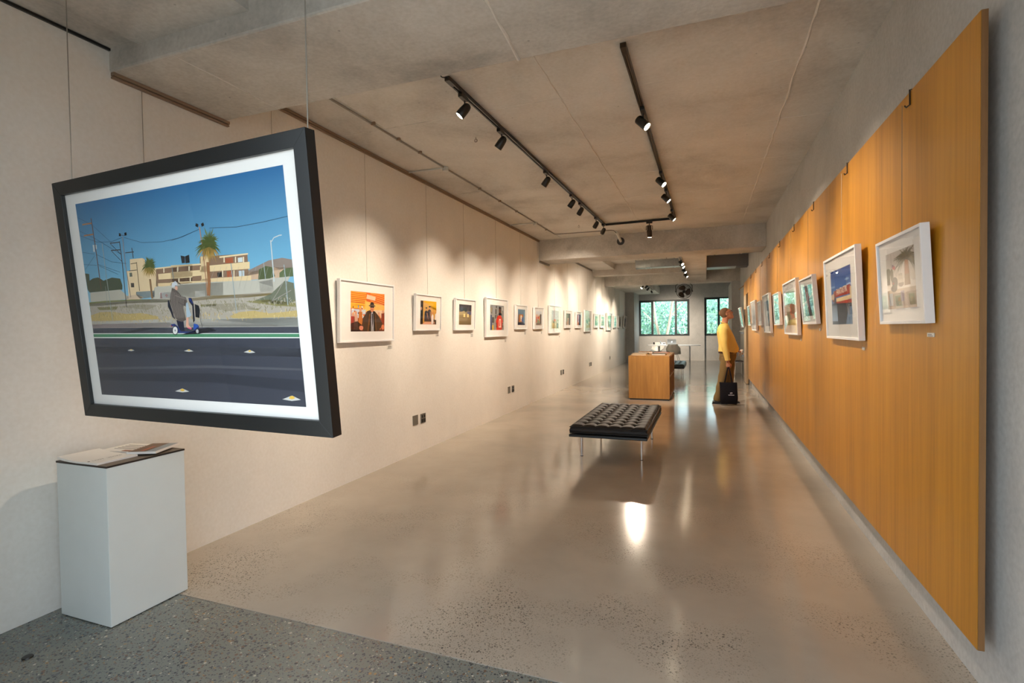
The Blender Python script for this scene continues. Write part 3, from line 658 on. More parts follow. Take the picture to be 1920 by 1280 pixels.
('p','6C7A42',[(0.667,0.73),(0.638,0.741),(0.615,0.726),(0.638,0.735)]),
('p','6C7A42',[(0.667,0.73),(0.643,0.747),(0.624,0.739),(0.642,0.741)]),
('p','6C7A42',[(0.667,0.73),(0.646,0.754),(0.627,0.752),(0.643,0.749)]),
('p','6C7A42',[(0.667,0.73),(0.655,0.754),(0.641,0.756),(0.651,0.749)]),
('p','6C7A42',[(0.667,0.73),(0.658,0.759),(0.647,0.766),(0.653,0.756)]),
('p','6C7A42',[(0.667,0.73),(0.662,0.774),(0.653,0.8),(0.656,0.773)]),
('p','6C7A42',[(0.667,0.73),(0.67,0.761),(0.668,0.78),(0.665,0.761)]),
('p','59683A',[(0.368,0.646),(0.377,0.675),(0.379,0.693),(0.372,0.675)]),
('p','59683A',[(0.368,0.646),(0.381,0.673),(0.385,0.69),(0.376,0.674)]),
('p','59683A',[(0.368,0.646),(0.385,0.671),(0.393,0.688),(0.381,0.673)]),
('p','59683A',[(0.368,0.646),(0.386,0.665),(0.394,0.671),(0.383,0.668)]),
('p','59683A',[(0.368,0.646),(0.39,0.663),(0.401,0.667),(0.387,0.667)]),
('p','59683A',[(0.368,0.646),(0.386,0.655),(0.395,0.657),(0.384,0.659)]),
('p','59683A',[(0.368,0.646),(0.386,0.652),(0.397,0.652),(0.386,0.657)]),
('p','59683A',[(0.368,0.646),(0.388,0.649),(0.401,0.646),(0.388,0.654)]),
('p','59683A',[(0.368,0.646),(0.387,0.646),(0.4,0.64),(0.388,0.65)]),
('p','59683A',[(0.368,0.646),(0.386,0.643),(0.398,0.634),(0.388,0.647)]),
('p','59683A',[(0.368,0.646),(0.385,0.64),(0.397,0.627),(0.387,0.643)]),
('p','A88A48',[(0.368,0.646),(0.387,0.635),(0.401,0.615),(0.39,0.638)]),
('p','A88A48',[(0.368,0.646),(0.381,0.634),(0.391,0.615),(0.385,0.636)]),
('p','A88A48',[(0.368,0.646),(0.384,0.625),(0.396,0.593),(0.388,0.627)]),
('p','A88A48',[(0.368,0.646),(0.378,0.625),(0.386,0.594),(0.383,0.627)]),
('p','A88A48',[(0.368,0.646),(0.373,0.625),(0.38,0.602),(0.378,0.626)]),
('p','A88A48',[(0.368,0.646),(0.369,0.622),(0.373,0.596),(0.374,0.623)]),
('p','A88A48',[(0.368,0.646),(0.365,0.627),(0.366,0.605),(0.37,0.627)]),
('p','A88A48',[(0.368,0.646),(0.36,0.62),(0.357,0.59),(0.365,0.62)]),
('p','A88A48',[(0.368,0.646),(0.356,0.623),(0.349,0.595),(0.36,0.622)]),
('p','A88A48',[(0.368,0.646),(0.352,0.627),(0.343,0.601),(0.357,0.625)]),
('p','A88A48',[(0.368,0.646),(0.351,0.631),(0.34,0.603),(0.355,0.629)]),
('p','A88A48',[(0.368,0.646),(0.345,0.632),(0.329,0.601),(0.348,0.629)]),
('p','A88A48',[(0.368,0.646),(0.344,0.637),(0.326,0.61),(0.347,0.634)]),
('p','A88A48',[(0.368,0.646),(0.343,0.642),(0.325,0.62),(0.346,0.638)]),
('p','59683A',[(0.368,0.646),(0.339,0.646),(0.318,0.626),(0.341,0.642)]),
('p','59683A',[(0.368,0.646),(0.343,0.651),(0.324,0.637),(0.344,0.647)]),
('p','59683A',[(0.368,0.646),(0.347,0.655),(0.331,0.646),(0.347,0.65)]),
('p','59683A',[(0.368,0.646),(0.347,0.66),(0.329,0.653),(0.346,0.655)]),
('p','59683A',[(0.368,0.646),(0.353,0.661),(0.339,0.658),(0.351,0.657)]),
('p','59683A',[(0.368,0.646),(0.356,0.663),(0.343,0.663),(0.353,0.66)]),
('p','59683A',[(0.368,0.646),(0.355,0.671),(0.341,0.675),(0.351,0.668)]),
('p','59683A',[(0.368,0.646),(0.359,0.674),(0.347,0.681),(0.354,0.672)]),
('p','59683A',[(0.368,0.646),(0.363,0.678),(0.354,0.697),(0.358,0.677)]),
('p','59683A',[(0.368,0.646),(0.368,0.678),(0.363,0.697),(0.363,0.677)]),
('p','59683A',[(0.368,0.646),(0.372,0.673),(0.371,0.691),(0.368,0.674)]),
('p','66743E',[(0.369,0.654),(0.376,0.672),(0.378,0.685),(0.372,0.673)]),
('p','66743E',[(0.369,0.654),(0.383,0.674),(0.389,0.688),(0.379,0.676)]),
('p','66743E',[(0.369,0.654),(0.391,0.674),(0.402,0.679),(0.388,0.677)]),
('p','66743E',[(0.369,0.654),(0.393,0.666),(0.406,0.667),(0.391,0.67)]),
('p','66743E',[(0.369,0.654),(0.391,0.658),(0.404,0.654),(0.391,0.662)]),
('p','66743E',[(0.369,0.654),(0.39,0.652),(0.403,0.643),(0.391,0.656)]),
('p','66743E',[(0.369,0.654),(0.385,0.647),(0.397,0.635),(0.388,0.65)]),
('p','6C783E',[(0.369,0.654),(0.381,0.643),(0.391,0.626),(0.385,0.646)]),
('p','6C783E',[(0.369,0.654),(0.377,0.641),(0.384,0.621),(0.381,0.642)]),
('p','6C783E',[(0.369,0.654),(0.375,0.631),(0.381,0.606),(0.379,0.632)]),
('p','6C783E',[(0.369,0.654),(0.368,0.632),(0.369,0.608),(0.372,0.633)]),
('p','6C783E',[(0.369,0.654),(0.363,0.638),(0.361,0.62),(0.367,0.638)]),
('p','6C783E',[(0.369,0.654),(0.357,0.638),(0.35,0.618),(0.361,0.637)]),
('p','6C783E',[(0.369,0.654),(0.355,0.645),(0.347,0.625),(0.359,0.643)]),
('p','6C783E',[(0.369,0.654),(0.352,0.649),(0.34,0.63),(0.354,0.645)]),
('p','66743E',[(0.369,0.654),(0.345,0.654),(0.327,0.636),(0.347,0.65)]),
('p','66743E',[(0.369,0.654),(0.346,0.661),(0.329,0.65),(0.347,0.657)]),
('p','66743E',[(0.369,0.654),(0.351,0.666),(0.335,0.661),(0.35,0.662)]),
('p','66743E',[(0.369,0.654),(0.356,0.67),(0.344,0.669),(0.354,0.666)]),
('p','66743E',[(0.369,0.654),(0.359,0.677),(0.347,0.681),(0.355,0.675)]),
('p','66743E',[(0.369,0.654),(0.364,0.683),(0.357,0.701),(0.36,0.682)]),
('p','66743E',[(0.369,0.654),(0.372,0.677),(0.37,0.693),(0.367,0.677)]),
('n',),
('p','1E2230',[(0.439,0.482),(0.446,0.481),(0.456,0.431),(0.466,0.39),(0.453,0.4),(0.446,0.427),(0.436,0.453)]),
('p','2B3C78',[(0.441,0.367),(0.459,0.37),(0.476,0.354),(0.488,0.332),(0.544,0.33),(0.575,0.356),(0.576,0.344),(0.552,0.324),(0.472,0.323),(0.47,0.349),(0.455,0.359),(0.442,0.355)]),
('p','24263A',[(0.47,0.387),(0.505,0.379),(0.504,0.334),(0.483,0.335),(0.474,0.359)]),
('p','26272E',[(0.576,0.342),(0.621,0.348),(0.655,0.333),(0.575,0.319),(0.481,0.316),(0.505,0.322)]),
('p','2E55A8',[(0.553,0.368),(0.571,0.363),(0.577,0.354),(0.564,0.342),(0.547,0.34)]),
('p','1E2230',[(0.542,0.488),(0.556,0.487),(0.564,0.458),(0.56,0.382),(0.551,0.371),(0.556,0.45),(0.544,0.469)]),
('p','2E4890',[(0.542,0.488),(0.553,0.486),(0.562,0.463),(0.556,0.459),(0.545,0.478)]),
('p','23252A',[(0.569,0.458),(0.587,0.45),(0.59,0.429),(0.583,0.393),(0.565,0.398)]),
('l','3A3A40',0.0022,[(0.591,0.416),(0.588,0.374),(0.592,0.348)]),
('n',),
('p','2A2B30',[(0.473,0.337),(0.471,0.329),(0.467,0.321),(0.461,0.316),(0.455,0.315),(0.45,0.317),(0.445,0.322),(0.443,0.329),(0.443,0.338),(0.445,0.347),(0.45,0.354),(0.455,0.359),(0.461,0.36),(0.466,0.358),(0.471,0.353),(0.473,0.346)]),
('p','2A2B30',[(0.576,0.331),(0.574,0.326),(0.572,0.322),(0.568,0.319),(0.564,0.318),(0.561,0.319),(0.558,0.322),(0.557,0.327),(0.556,0.332),(0.558,0.337),(0.56,0.341),(0.564,0.344),(0.568,0.345),(0.571,0.344),(0.574,0.341),(0.576,0.337)]),
('p','5E5550',[(0.468,0.539),(0.484,0.533),(0.498,0.516),(0.512,0.494),(0.53,0.491),(0.534,0.472),(0.526,0.456),(0.512,0.452),(0.518,0.386),(0.498,0.377),(0.479,0.382),(0.467,0.397),(0.457,0.436),(0.45,0.476),(0.457,0.509)]),
('p','A9BCC8',[(0.527,0.465),(0.537,0.467),(0.54,0.432),(0.547,0.408),(0.536,0.399),(0.522,0.397)]),
('p','E0A890',[(0.522,0.397),(0.531,0.399),(0.528,0.362),(0.541,0.347),(0.538,0.34),(0.522,0.346),(0.514,0.358)]),
('n',),
('p','E4E4E0',[(0.47,0.337),(0.468,0.33),(0.465,0.324),(0.46,0.32),(0.456,0.319),(0.452,0.32),(0.448,0.324),(0.446,0.33),(0.446,0.337),(0.448,0.344),(0.451,0.35),(0.456,0.354),(0.46,0.355),(0.465,0.354),(0.468,0.35),(0.47,0.344)]),
('p','B8BABA',[(0.572,0.331),(0.571,0.327),(0.57,0.324),(0.567,0.322),(0.565,0.322),(0.563,0.323),(0.561,0.325),(0.56,0.328),(0.56,0.331),(0.56,0.335),(0.562,0.338),(0.565,0.34),(0.567,0.34),(0.569,0.34),(0.571,0.338),(0.572,0.335)]),
('p','C8CCD0',[(0.47,0.56),(0.488,0.57),(0.498,0.558),(0.495,0.547),(0.48,0.543),(0.468,0.542)]),
('p','D9A58C',[(0.483,0.55),(0.493,0.551),(0.497,0.537),(0.492,0.526),(0.483,0.531)]),
('p','D84E7C',[(0.521,0.351),(0.541,0.346),(0.538,0.341),(0.522,0.346)]),
('p','C03030',[(0.44,0.361),(0.445,0.361),(0.445,0.356),(0.439,0.356)]),
('l','8C827A',0.003,[(0.466,0.525),(0.457,0.474),(0.46,0.397)]),
('l','8C827A',0.003,[(0.473,0.521),(0.464,0.473),(0.466,0.397)]),
('l','8C827A',0.003,[(0.48,0.518),(0.471,0.473),(0.472,0.397)]),
('l','8C827A',0.003,[(0.488,0.514),(0.479,0.472),(0.478,0.397)]),
('l','8C827A',0.003,[(0.495,0.51),(0.486,0.472),(0.484,0.396)]),
('l','8C827A',0.003,[(0.502,0.506),(0.493,0.472),(0.491,0.396)]),
('l','8C827A',0.003,[(0.509,0.503),(0.5,0.471),(0.497,0.396)]),
('l','8C827A',0.003,[(0.516,0.499),(0.507,0.471),(0.503,0.396)]),
('l','8C827A',0.003,[(0.523,0.495),(0.514,0.47),(0.509,0.396)]),
('l','8C827A',0.004,[(0.48,0.503),(0.512,0.489),(0.534,0.481)]),
('l','3A3430',0.003,[(0.49,0.472),(0.512,0.457),(0.526,0.451)]),
('l','5A5E60',0.003,[(0.482,0.585),(0.483,0.564)]),
('l','4A4A4A',0.004,[(0.491,0.57),(0.512,0.553)]),
('n',),
('p','8E9092',[(0.461,0.337),(0.461,0.335),(0.46,0.333),(0.459,0.332),(0.457,0.332),(0.456,0.332),(0.455,0.333),(0.455,0.335),(0.455,0.337),(0.455,0.339),(0.456,0.341),(0.457,0.342),(0.459,0.342),(0.46,0.342),(0.461,0.341),(0.461,0.339)]),
]

def art_big(a):
    a.poly([(0, .3), (1, .3), (1, .62), (0, .62)], ['A9CBD8', 'A3C8D8', '6FAAC8', '6FAAC8']); a.poly([(0, .62), (1, .62), (1, 1), (0, 1)], ['6FAAC8', '6FAAC8', '2C679A', '2F6C9C']); a.nxt()
    for o in BIG_ART:
        if o[0] == 'n': a.nxt()
        elif o[0] == 'p': a.poly(o[2], o[1])
        else: a.line(o[3], o[2], o[1])
        if o[0] == 'n' and a.k == 8:      # dry grass and gravel of the vacant lot
            R = random.Random(4)
            for k in range(700):
                u = R.random(); t = R.random() ** .8; v = .372 + (.465 - .372) * t
                
                c = R.choice(['C9B070', 'D8C48C', 'B59C60', 'A8925E']) if t < .4 else R.choice(['8A8458', 'B8AE9C', '9C9484', '7A7850', 'C4BAA8'])
                a.line([(u, v), (u + R.uniform(-.006, .006), v + R.uniform(.004, .016))], .0025, c)
            a.nxt()
def art_hat(a):
    R = random.Random(5)
    a.rect(0, 0, 1, 1, '6A3A2C', 'F06A28'); a.nxt()
    for k in range(8):
        v = 1 - k * .045; a.line([(0, v - .02), (.44, v - .03)], .018, 'FFC24A'); a.line([(.56, v + .04 - k*.004), (1, v - .03 - k*.012)], .016, 'FFB45A')
    a.rect(0, .58, .4, .70, 'FFB638'); a.poly([(.4, .5), (1, .52), (1, .68), (.4, .78)], 'FFC766'); a.nxt()
    a.poly([(.44, .84), (.70, .80), (.72, .90), (.46, .95)], 'F5CFB4')
    a.rect(.02, .34, .42, .56, 'C9D6E4'); a.rect(.62, .36, 1, .56, 'E8C9A8'); a.nxt()
    for k in range(26): u, v = R.uniform(.02, .98), R.uniform(.30, .6); a.rect(u, v, u + R.uniform(.02, .06), v + R.uniform(.03, .07), R.choice(['3C4A6A', 'F4E8D8', 'E86A3C', '7A9AC8', '4A2C24', 'FFD080', 'B04A2C']))
    a.nxt()
    for u, h, c in ((.06, .46, 'A83E34'), (.14, .50, 'D8A890'), (.27, .58, 'C87838'), (.82, .5, 'E08A58'), (.95, .56, '8A3828')):
        a.poly([(u - .06, .05), (u + .06, .05), (u + .05, h - .08), (u - .05, h - .08)], c); a.ell(u, h - .04, .035, .05, 'DDA080')
    a.poly([(0, .0), (.30, .0), (.34, .14), (.18, .26), (0, .2)], '3A2A28'); a.nxt()
    a.poly([(.30, .10), (.34, .34), (.46, .52), (.58, .56), (.70, .52), (.84, .38), (.96, .16), (.90, .12), (.80, .0), (.36, 0)], '4A382C'); a.nxt()
    a.poly([(.50, .0), (.72, .0), (.70, .5), (.62, .54), (.54, .5)], '2C2420'); a.poly([(.575, .0), (.665, .0), (.65, .49), (.61, .51), (.585, .48)], 'DCDCE4'); a.poly([(.47, 0), (.53, 0), (.56, .48), (.52, .44)], '8A5A34'); a.poly([(.70, 0), (.76, 0), (.72, .46), (.68, .5)], '6B4A30'); a.nxt()
    a.poly([(.60, .46), (.635, .46), (.645, .28), (.62, .1), (.605, .28)], '3A3A48'); a.ell(.61, .60, .062, .10, 'D88A64'); a.nxt()
    a.ell(.61, .70, .062, .06, '3E322C'); a.ell(.61, .665, .105, .026, '7A6250'); a.nxt()
    a.ell(.583, .635, .028, .022, '201A1A'); a.ell(.64, .635, .028, .022, '201A1A'); a.line([(.585, .565), (.635, .565)], .012, 'A05040'); a.ell(.29, .09, .06, .06, 'E08A70'); a.ell(.95, .11, .05, .07, 'D87E5A')
def art_umbrella(a):
    a.rect(0, 0, 1, 1, 'C89048', 'D8A850'); a.nxt(); a.poly([(.15, 1), (1, 1), (1, .62), (.75, .68), (.45, .86)], 'E8B414'); a.poly([(.45, .86), (.75, .68), (1, .62), (1, .70), (.7, .78)], 'C8920C')
    a.rect(0, 0, .16, 1, '241C1A'); a.poly([(.1, 0), (.95, 0), (.9, .12), (.3, .1)], 'D8A088'); a.rect(.8, .0, 1, .22, '2A2422'); a.nxt()
    for u, h, c in ((.36, .70, '2C2A38'), (.56, .76, '3A2E34')):
        a.poly([(u - .13, .12), (u + .12, .12), (u + .1, h - .16), (u, h - .1), (u - .1, h - .16)], c); a.ell(u, h - .08, .045, .07, 'C89070'); a.nxt(); a.ell(u, h, .06, .03, '1E1C24'); a.line([(u + .04, h - .2), (u + .12, .2)], .05, 'C08868')
    a.nxt(); a.poly([(.68, .02), (.82, .02), (.82, .38), (.76, .46), (.70, .36)], 'E8E0DC'); a.ell(.76, .5, .04, .05, 'C88A64'); a.ell(.05, .66, .05, .07, 'B88060'); a.poly([(.9, .2), (1, .2), (1, .5), (.92, .44)], 'E0DCD8')
def art_road(a):
    a.rect(0, 0, 1, .7, '6E5C3C', 'A08A60'); a.rect(0, .62, 1, 1, '2A2836', '17161E'); a.nxt(); a.rect(.1, .64, .3, .9, '3A3850'); a.rect(.66, .5, 1, .66, '5A5A78'); a.rect(.45, .66, .62, .95, '221E2A'); a.poly([(0, .62), (.42, .68), (.58, .5), (0, .48)], 'B09A70'); a.nxt()
    for u in (.36, .66): a.rect(u, .38, u + .12, .54, 'F2D890'); a.line([(u - .1, .34), (u + .2, .36)], .02, '6A5638')
def art_red(a):
    a.rect(0, 0, 1, 1, '9A948A', '8A8E90'); a.nxt()
    R = random.Random(9)
    for k in range(22): u, v = R.random(), R.uniform(.1, .9); a.rect(u, v, u + R.uniform(.04, .1), v + R.uniform(.08, .25), R.choice(['3A3634', 'C8C4BC', '6A6862', 'E0DAD0', '2A2A30', 'A89878']))
    a.nxt(); a.rect(0, 0, .12, .6, '3E4A6A'); a.rect(.14, 0, .24, .2, 'E0B030'); a.poly([(.45, .0), (.85, .0), (.92, .36), (.82, .56), (.68, .62), (.52, .56), (.40, .36)], 'D83A24'); a.nxt()
    a.ell(.70, .78, .085, .13, '6A4434'); a.poly([(.58, .6), (.84, .6), (.8, .7), (.62, .7)], '1E1C22'); a.ell(.70, .90, .09, .05, '241C1C'); a.poly([(.6, .1), (.8, .1), (.78, .45), (.64, .45)], 'F0D8C8'); a.nxt(); a.poly([(.64, .15), (.72, .15), (.74, .4), (.68, .4)], 'D8503C'); a.line([(.42, .3), (.46, .1)], .07, '4A3028'); a.line([(.9, .3), (.88, .1)], .07, '4A3028')
def blocks(top, bot, items):
    def f(a):
        a.rect(0, 0, 1, 1, bot, top); a.nxt()
        for it in items:
            if it[0] == 'e': a.ell(*it[1:])
            elif it[0] == 'l': a.line(*it[1:])
            else: a.rect(*it)
            a.nxt()
    return f
def art_palm(a):
    a.rect(0, 0, 1, .36, '8E7460', 'C4AE96'); a.rect(0, .36, 1, 1, 'D8CCC0', 'BDB8B4'); a.nxt()
    a.rect(0, .34, 1, .44, 'E8DED2'); a.rect(0, .42, .12, .68, '5E5A44'); a.ell(.06, .66, .1, .08, '5A5840'); a.ell(.2, .6, .06, .12, '6A6248'); a.rect(.5, .4, .9, .5, 'EFE6DA'); a.nxt()
    a.line([(.2, .45), (.2, .98)], .012, '6A5A4C'); a.poly([(.23, .78), (.34, .74), (.33, .68), (.23, .71)], 'C86A6A'); a.rect(.23, .74, .28, .78, '4A5080'); a.ell(.3, .46, .11, .1, '4A4440'); a.ell(.26, .36, .12, .06, '54463C'); a.ell(.52, .42, .1, .05, '6A5040'); a.rect(.22, .43, .27, .47, 'C8584A'); a.nxt()
    a.rect(.40, .44, .62, .56, 'C8BCAC'); a.rect(.44, .50, .58, .60, '9A8C7C'); a.rect(.86, .46, 1, .62, 'D8CEC0'); a.nxt()
    a.poly([(.64, .38), (.84, .38), (.80, .84), (.68, .84)], '8A6A48'); a.nxt(); a.poly([(.66, .56), (.82, .56), (.78, .84), (.70, .84)], '9A5C30'); a.nxt()
    R = random.Random(2)
    for k in range(90):
        t = R.uniform(-.5, PI + .5); l = R.uniform(.24, .42); x, y = .73, .82; vx, vy = math.cos(t), math.sin(t) * 1.0 + .1; dr = R.uniform(.08, .42); pts = [(x, y)]
        for q in range(6): x += vx * l / 6 * 1.1; y += vy * l / 6 * .8; vy -= dr; pts.append((x, y))
        for q in range(6): a.line(pts[q:q+2], .030 - .0042 * q, R.choice(['4E4A30', '5E5636', '3E3C28', '6E6240', '544C34']))
        if k % 15 == 14: a.nxt()
    a.nxt(); a.rect(.5, .12, .62, .30, '8A7888'); a.rect(.06, .06, .2, .28, 'A0A8B0'); a.rect(0, .0, 1, .04, 'A8907A')
def art_sign(a):
    a.rect(0, .38, 1, 1, '5A88C8', '1E4494'); a.rect(0, 0, 1, .4, '5E6672', '3C4048'); a.nxt()
    a.rect(0, .06, .3, .36, 'A8C0DC', '6A7484'); a.poly([(.7, 0), (1, 0), (1, .3), (.85, .3)], '7C96B4'); a.rect(0, .47, .1, .56, 'E0C89A'); a.ell(.82, .78, .1, .02, '9ABAE0'); a.ell(.1, .7, .12, .02, '88A8DC'); a.ell(.9, .68, .12, .025, 'A8C4E8'); a.nxt()
    a.poly([(.08, .50), (.96, .52), (.96, .68), (.14, .62)], 'A83828'); a.poly([(.26, .40), (1, .43), (1, .50), (.26, .48)], 'E8D0A0'); a.poly([(.06, .40), (1, .36), (1, .42), (.26, .42)], 'B04030'); a.rect(.05, .42, .22, .56, '7A4638'); a.nxt()
    a.ell(.1, .52, .06, .06, 'D8B8A0'); a.rect(.16, .38, .24, .5, '38302E'); a.rect(.94, .5, 1, .64, 'E6C89A'); a.rect(.7, .14, .76, .3, '4A525C'); a.rect(.84, .16, .9, .34, '8A9098')
def lettering(txt, parent, size, loc, rot, mat, name='lettering', align='LEFT', shear=0, sx=1, bold=0):
    c = bpy.data.curves.new(name, 'FONT'); c.body = txt; c.size = size; c.align_x = align; c.align_y = 'CENTER'; c.shear = shear; c.space_character = 1.0 + 0.0; c.offset = bold; c.resolution_u = 3
    o = bpy.data.objects.new(name, c); COL.objects.link(o)
    dg = bpy.context.evaluated_depsgraph_get(); dg.update(); me = bpy.data.meshes.new_from_object(o.evaluated_get(dg)); bpy.data.objects.remove(o)
    me.materials.clear(); me.materials.append(mat)
    for v in me.vertices: v.co.x *= sx
    q = bpy.data.objects.new(name, me); COL.objects.link(q); q.parent = parent; q.location = loc; q.rotation_euler = rot
    return q
def picture(name, label, loc, rot, W, H, face, depth, fm, mx, mz, art, wire_top=None, group=None, wires=(0,), hook=False, rec=.012, cat='picture'):
    """origin at bottom centre of the back; front looks along local -Y"""
    t = thing(name, label, cat, loc, rot, group)
    f = MB(); h = W / 2; d = depth
    # four mitred rails
    O = [(-h, 0), (h, 0), (h, H), (-h, H)]; I = [(-h + face, face), (h - face, face), (h - face, H - face), (-h + face, H - face)]
    for k in range(4):
        k2 = (k + 1) % 4; q = [O[k], O[k2], I[k2], I[k]]
        f.add([(x, -d, z) for x, z in q] + [(x, 0, z) for x, z in q], [(0, 1, 2, 3), (7, 6, 5, 4), (0, 4, 5, 1), (1, 5, 6, 2), (2, 6, 7, 3), (3, 7, 4, 0)])
    f.build('frame', fm, t, False, .0012)
    MB().box(-h + face * .6, h - face * .6, -d + rec, -.004, face * .6, H - face * .6).build('mat_board', M['mat'], t)
    pw, ph = W - 2 * mx, H - 2 * mz
    a = Art(pw, ph); art(a); p = a.build(t, -d + rec - .0004, mz)
    MB().box(-h + face * .8, h - face * .8, -d + rec - .006, -d + rec - .004, face * .8, H - face * .8).build('glass', M['glass'], t)
    if wire_top is not None:
        inv = t.matrix_basis.inverted()
        for u in wires:
            base = t.matrix_basis @ Vector((u, -.008, H - .01)); top = Vector((base.x, base.y, wire_top)) if wire_top > 0 else None
            MB().tube([inv @ base, inv @ top], .0016 if W < 1.2 else .0022, 6).build('hanging_wire', M['wire'], t)
            if hook:
                q = Vector((PX - .004, base.y, wire_top)); 
                MB().tube([inv @ (q + Vector((.018, 0, .0725))), inv @ (q + Vector((-.001, 0, .0725))), inv @ q, inv @ (q + Vector((-.012, .01, -.008))), inv @ (q + Vector((-.014, .022, .004)))], .004, 6).build('hook', M['bronze_metal'], t)
    return t, p
def bake_matrix(loc, rot): return Matrix.Translation(loc) @ Euler(rot).to_matrix().to_4x4()

# --- big hanging picture (turned across the room, leaning forward)
BW, BH = 1.4995, 1.0644
cen = Vector((-1.9915, 1.48, 1.6054))
Rb = Euler((.09498, 0, -.05372))
bd = .045
bot = cen + Rb.to_matrix() @ Vector((0, bd, -BH / 2))
big, bp_ = picture('hanging_picture', 'large black framed street photograph hanging on two wires above the white plinth', bot, Rb, BW, BH, .058, bd, M['black_frame'], .128, .103, art_big, 3.1, None, (-.667, .727), rec=.016)

# --- left wall
D = .036
LEFT = [ # y0, y1, z0, z1, lean, art, short description
 (3.96, 4.86, 1.352, 1.955, .026, art_hat, 'man in hat and dark coat'),
 (5.31, 5.94, 1.458, 1.898, .04, art_umbrella, 'people beneath a yellow umbrella'),
 (6.345, 6.99, 1.458, 1.898, .04, art_road, 'dark road with two pale posts'),
 (7.40, 8.35, 1.345, 1.968, .02, art_red, 'man in a red jersey'),
 (8.75, 9.39, 1.463, 1.908, .03, blocks('6A8AA0', '2A2A4A', [(.02, .04, .6, .16, '1E1C30'), (.12, .18, .75, .68, 'B8743A'), (.3, .3, .5, .62, '6A4A30'), ('e', .45, .5, .12, .14, 'E8DCC8'), (.55, .2, .8, .5, '4A6AA8'), (.8, .1, .98, .9, '7AA0B8'), (.38, .25, .48, .4, 'F0E8E0')]), 'blue scene with an orange wall'),
 (9.82, 10.45, 1.463, 1.903, .03, blocks('DCE4EC', 'A88A70', [(0, .5, .3, .75, 'E8C0A0'), (.02, .2, .2, .6, 'C86A48'), (.25, .15, .6, .4, '8A9A70'), (.5, .3, .8, .7, 'E0A060'), (.7, .1, .95, .8, '5A5048'), (.3, .45, .5, .62, 'D04A3A'), (.1, .05, .7, .14, '6A5A50')]), 'bright street with orange and red shapes'),
 (10.9, 11.85, 1.365, 1.985, .02, blocks('B8BCC0', 'C8B078', [(0, .45, 1, 1, 'C4C8CA'), (.3, .4, .6, .52, 'D89A80'), (.05, .1, .4, .3, 'D8BE84'), (.2, .3, .35, .4, '8AA08A'), (.7, .02, .95, .3, '7A7C68'), (.75, .35, 1, .5, 'A8B09A'), (.5, .15, .65, .28, 'E0CC98')]), 'pale sky above sandy ground'),
 (12.24, 12.9, 1.48, 1.918, .03, blocks('5A7A68', '3A3028', [(.0, .3, .4, .9, '7A9A84'), (.3, 0, .6, .6, 'D8B89A'), (.4, .05, .5, .5, '8A4A38'), (.6, .2, 1, 1, '2A3A34'), (.1, .05, .3, .3, 'A88A6A')]), 'green and dark scene with pale figure'),
 (13.38, 14.04, 1.48, 1.92, .03, blocks('4A4A70', '2A2030', [(.1, .3, .35, .9, '8A3A48'), (.35, .2, .6, .95, 'D8DCE8'), (.6, .1, .95, .9, '26305A'), (.1, .02, .5, .3, 'C87A48'), (.42, .4, .5, .6, '6A4A9A')]), 'dark blue scene with a white stripe'),
 (14.42, 15.38, 1.37, 1.99, .015, blocks('E0E4D8', 'D8CCA0', [(.0, .35, .4, .6, '9AB8A0'), (.5, .45, 1, .7, 'A8C4B0'), (.3, .3, .45, .5, '6A8A78'), (.6, .2, .75, .35, '7A8A68'), (.1, .1, .9, .2, 'D0BC8A'), (.4, .65, .7, .75, 'C8D8CC')]), 'pale green and beige landscape'),
 (15.79, 16.45, 1.483, 1.922, .025, blocks('9AC8B0', '6A9A80', [(.1, .1, .5, .6, '5A8A70'), (.5, .3, .9, .8, 'B8D8C0'), (.3, .5, .6, .7, 'D8C890')]), 'soft green scene'),
 (16.8, 17.48, 1.483, 1.922, .025, blocks('8AC0B0', '5A9088', [(.1, .4, .5, .8, 'C88A60'), (.5, .1, .95, .5, '4A8080'), (.2, .1, .5, .3, 'D8B890')]), 'teal scene with an orange patch'),
 (17.9, 18.96, 1.39, 2.005, .02, blocks('7AB090', '4A7A60', [(.1, .1, .4, .5, '3A6A50'), (.45, .3, .75, .9, 'A8D0B0'), (.7, .0, .95, .7, '2A3A38'), (.2, .55, .5, .75, 'C8D8B8')]), 'larger green scene with dark figure'),
 (19.38, 20.05, 1.48, 1.93, .02, blocks('8AB0A8', '4A6868', [(.1, .2, .5, .7, 'A8C8C0'), (.5, .1, .9, .5, '2E4A4A')]), 'grey green scene'),
 (20.45, 21.2, 1.48, 1.94, .02, blocks('C8A890', '4A4A48', [(.1, .3, .5, .9, 'D8B8A0'), (.5, .0, .9, .5, '3A3034'), (.3, .2, .5, .5, '8A5A48')]), 'brown and black scene'),
 (21.75, 22.5, 1.435, 1.965, .09, blocks('5A5868', '3A3A48', [(.2, .2, .5, .8, '2A2A38'), (.6, .1, .9, .6, '8A8A98')]), 'dark grey scene'),
]
ORD = ['first', 'second', 'third', 'fourth', 'fifth', 'sixth', 'seventh', 'eighth', 'ninth', 'tenth', 'eleventh', 'twelfth', 'thirteenth', 'fourteenth', 'fifteenth', 'last']
def card(x, y, z, w, h, side, label, group):
    t = thing('caption_card', label, 'card', (x, y, z), (0, 0, PI/2 if side < 0 else -PI/2), group)
    MB().box(-w/2, w/2, -.003, 0, 0, h).build('card', M['white_plastic'], t)
    n = 2 if h < .03 else 4; b = MB()
    for k in range(n): b.box(-w*.36, w*(.36 if k % 2 else .2), -.0034, -.003, h*(.86 - .72*(k+1)/n), h*(.86 - .72*(k+1)/n) + h*.2/n*1.6)
    b.build('printed_lines', plain('card_ink', '77726C', .8) if 'card_ink' not in bpy.data.materials else bpy.data.materials['card_ink'], t)
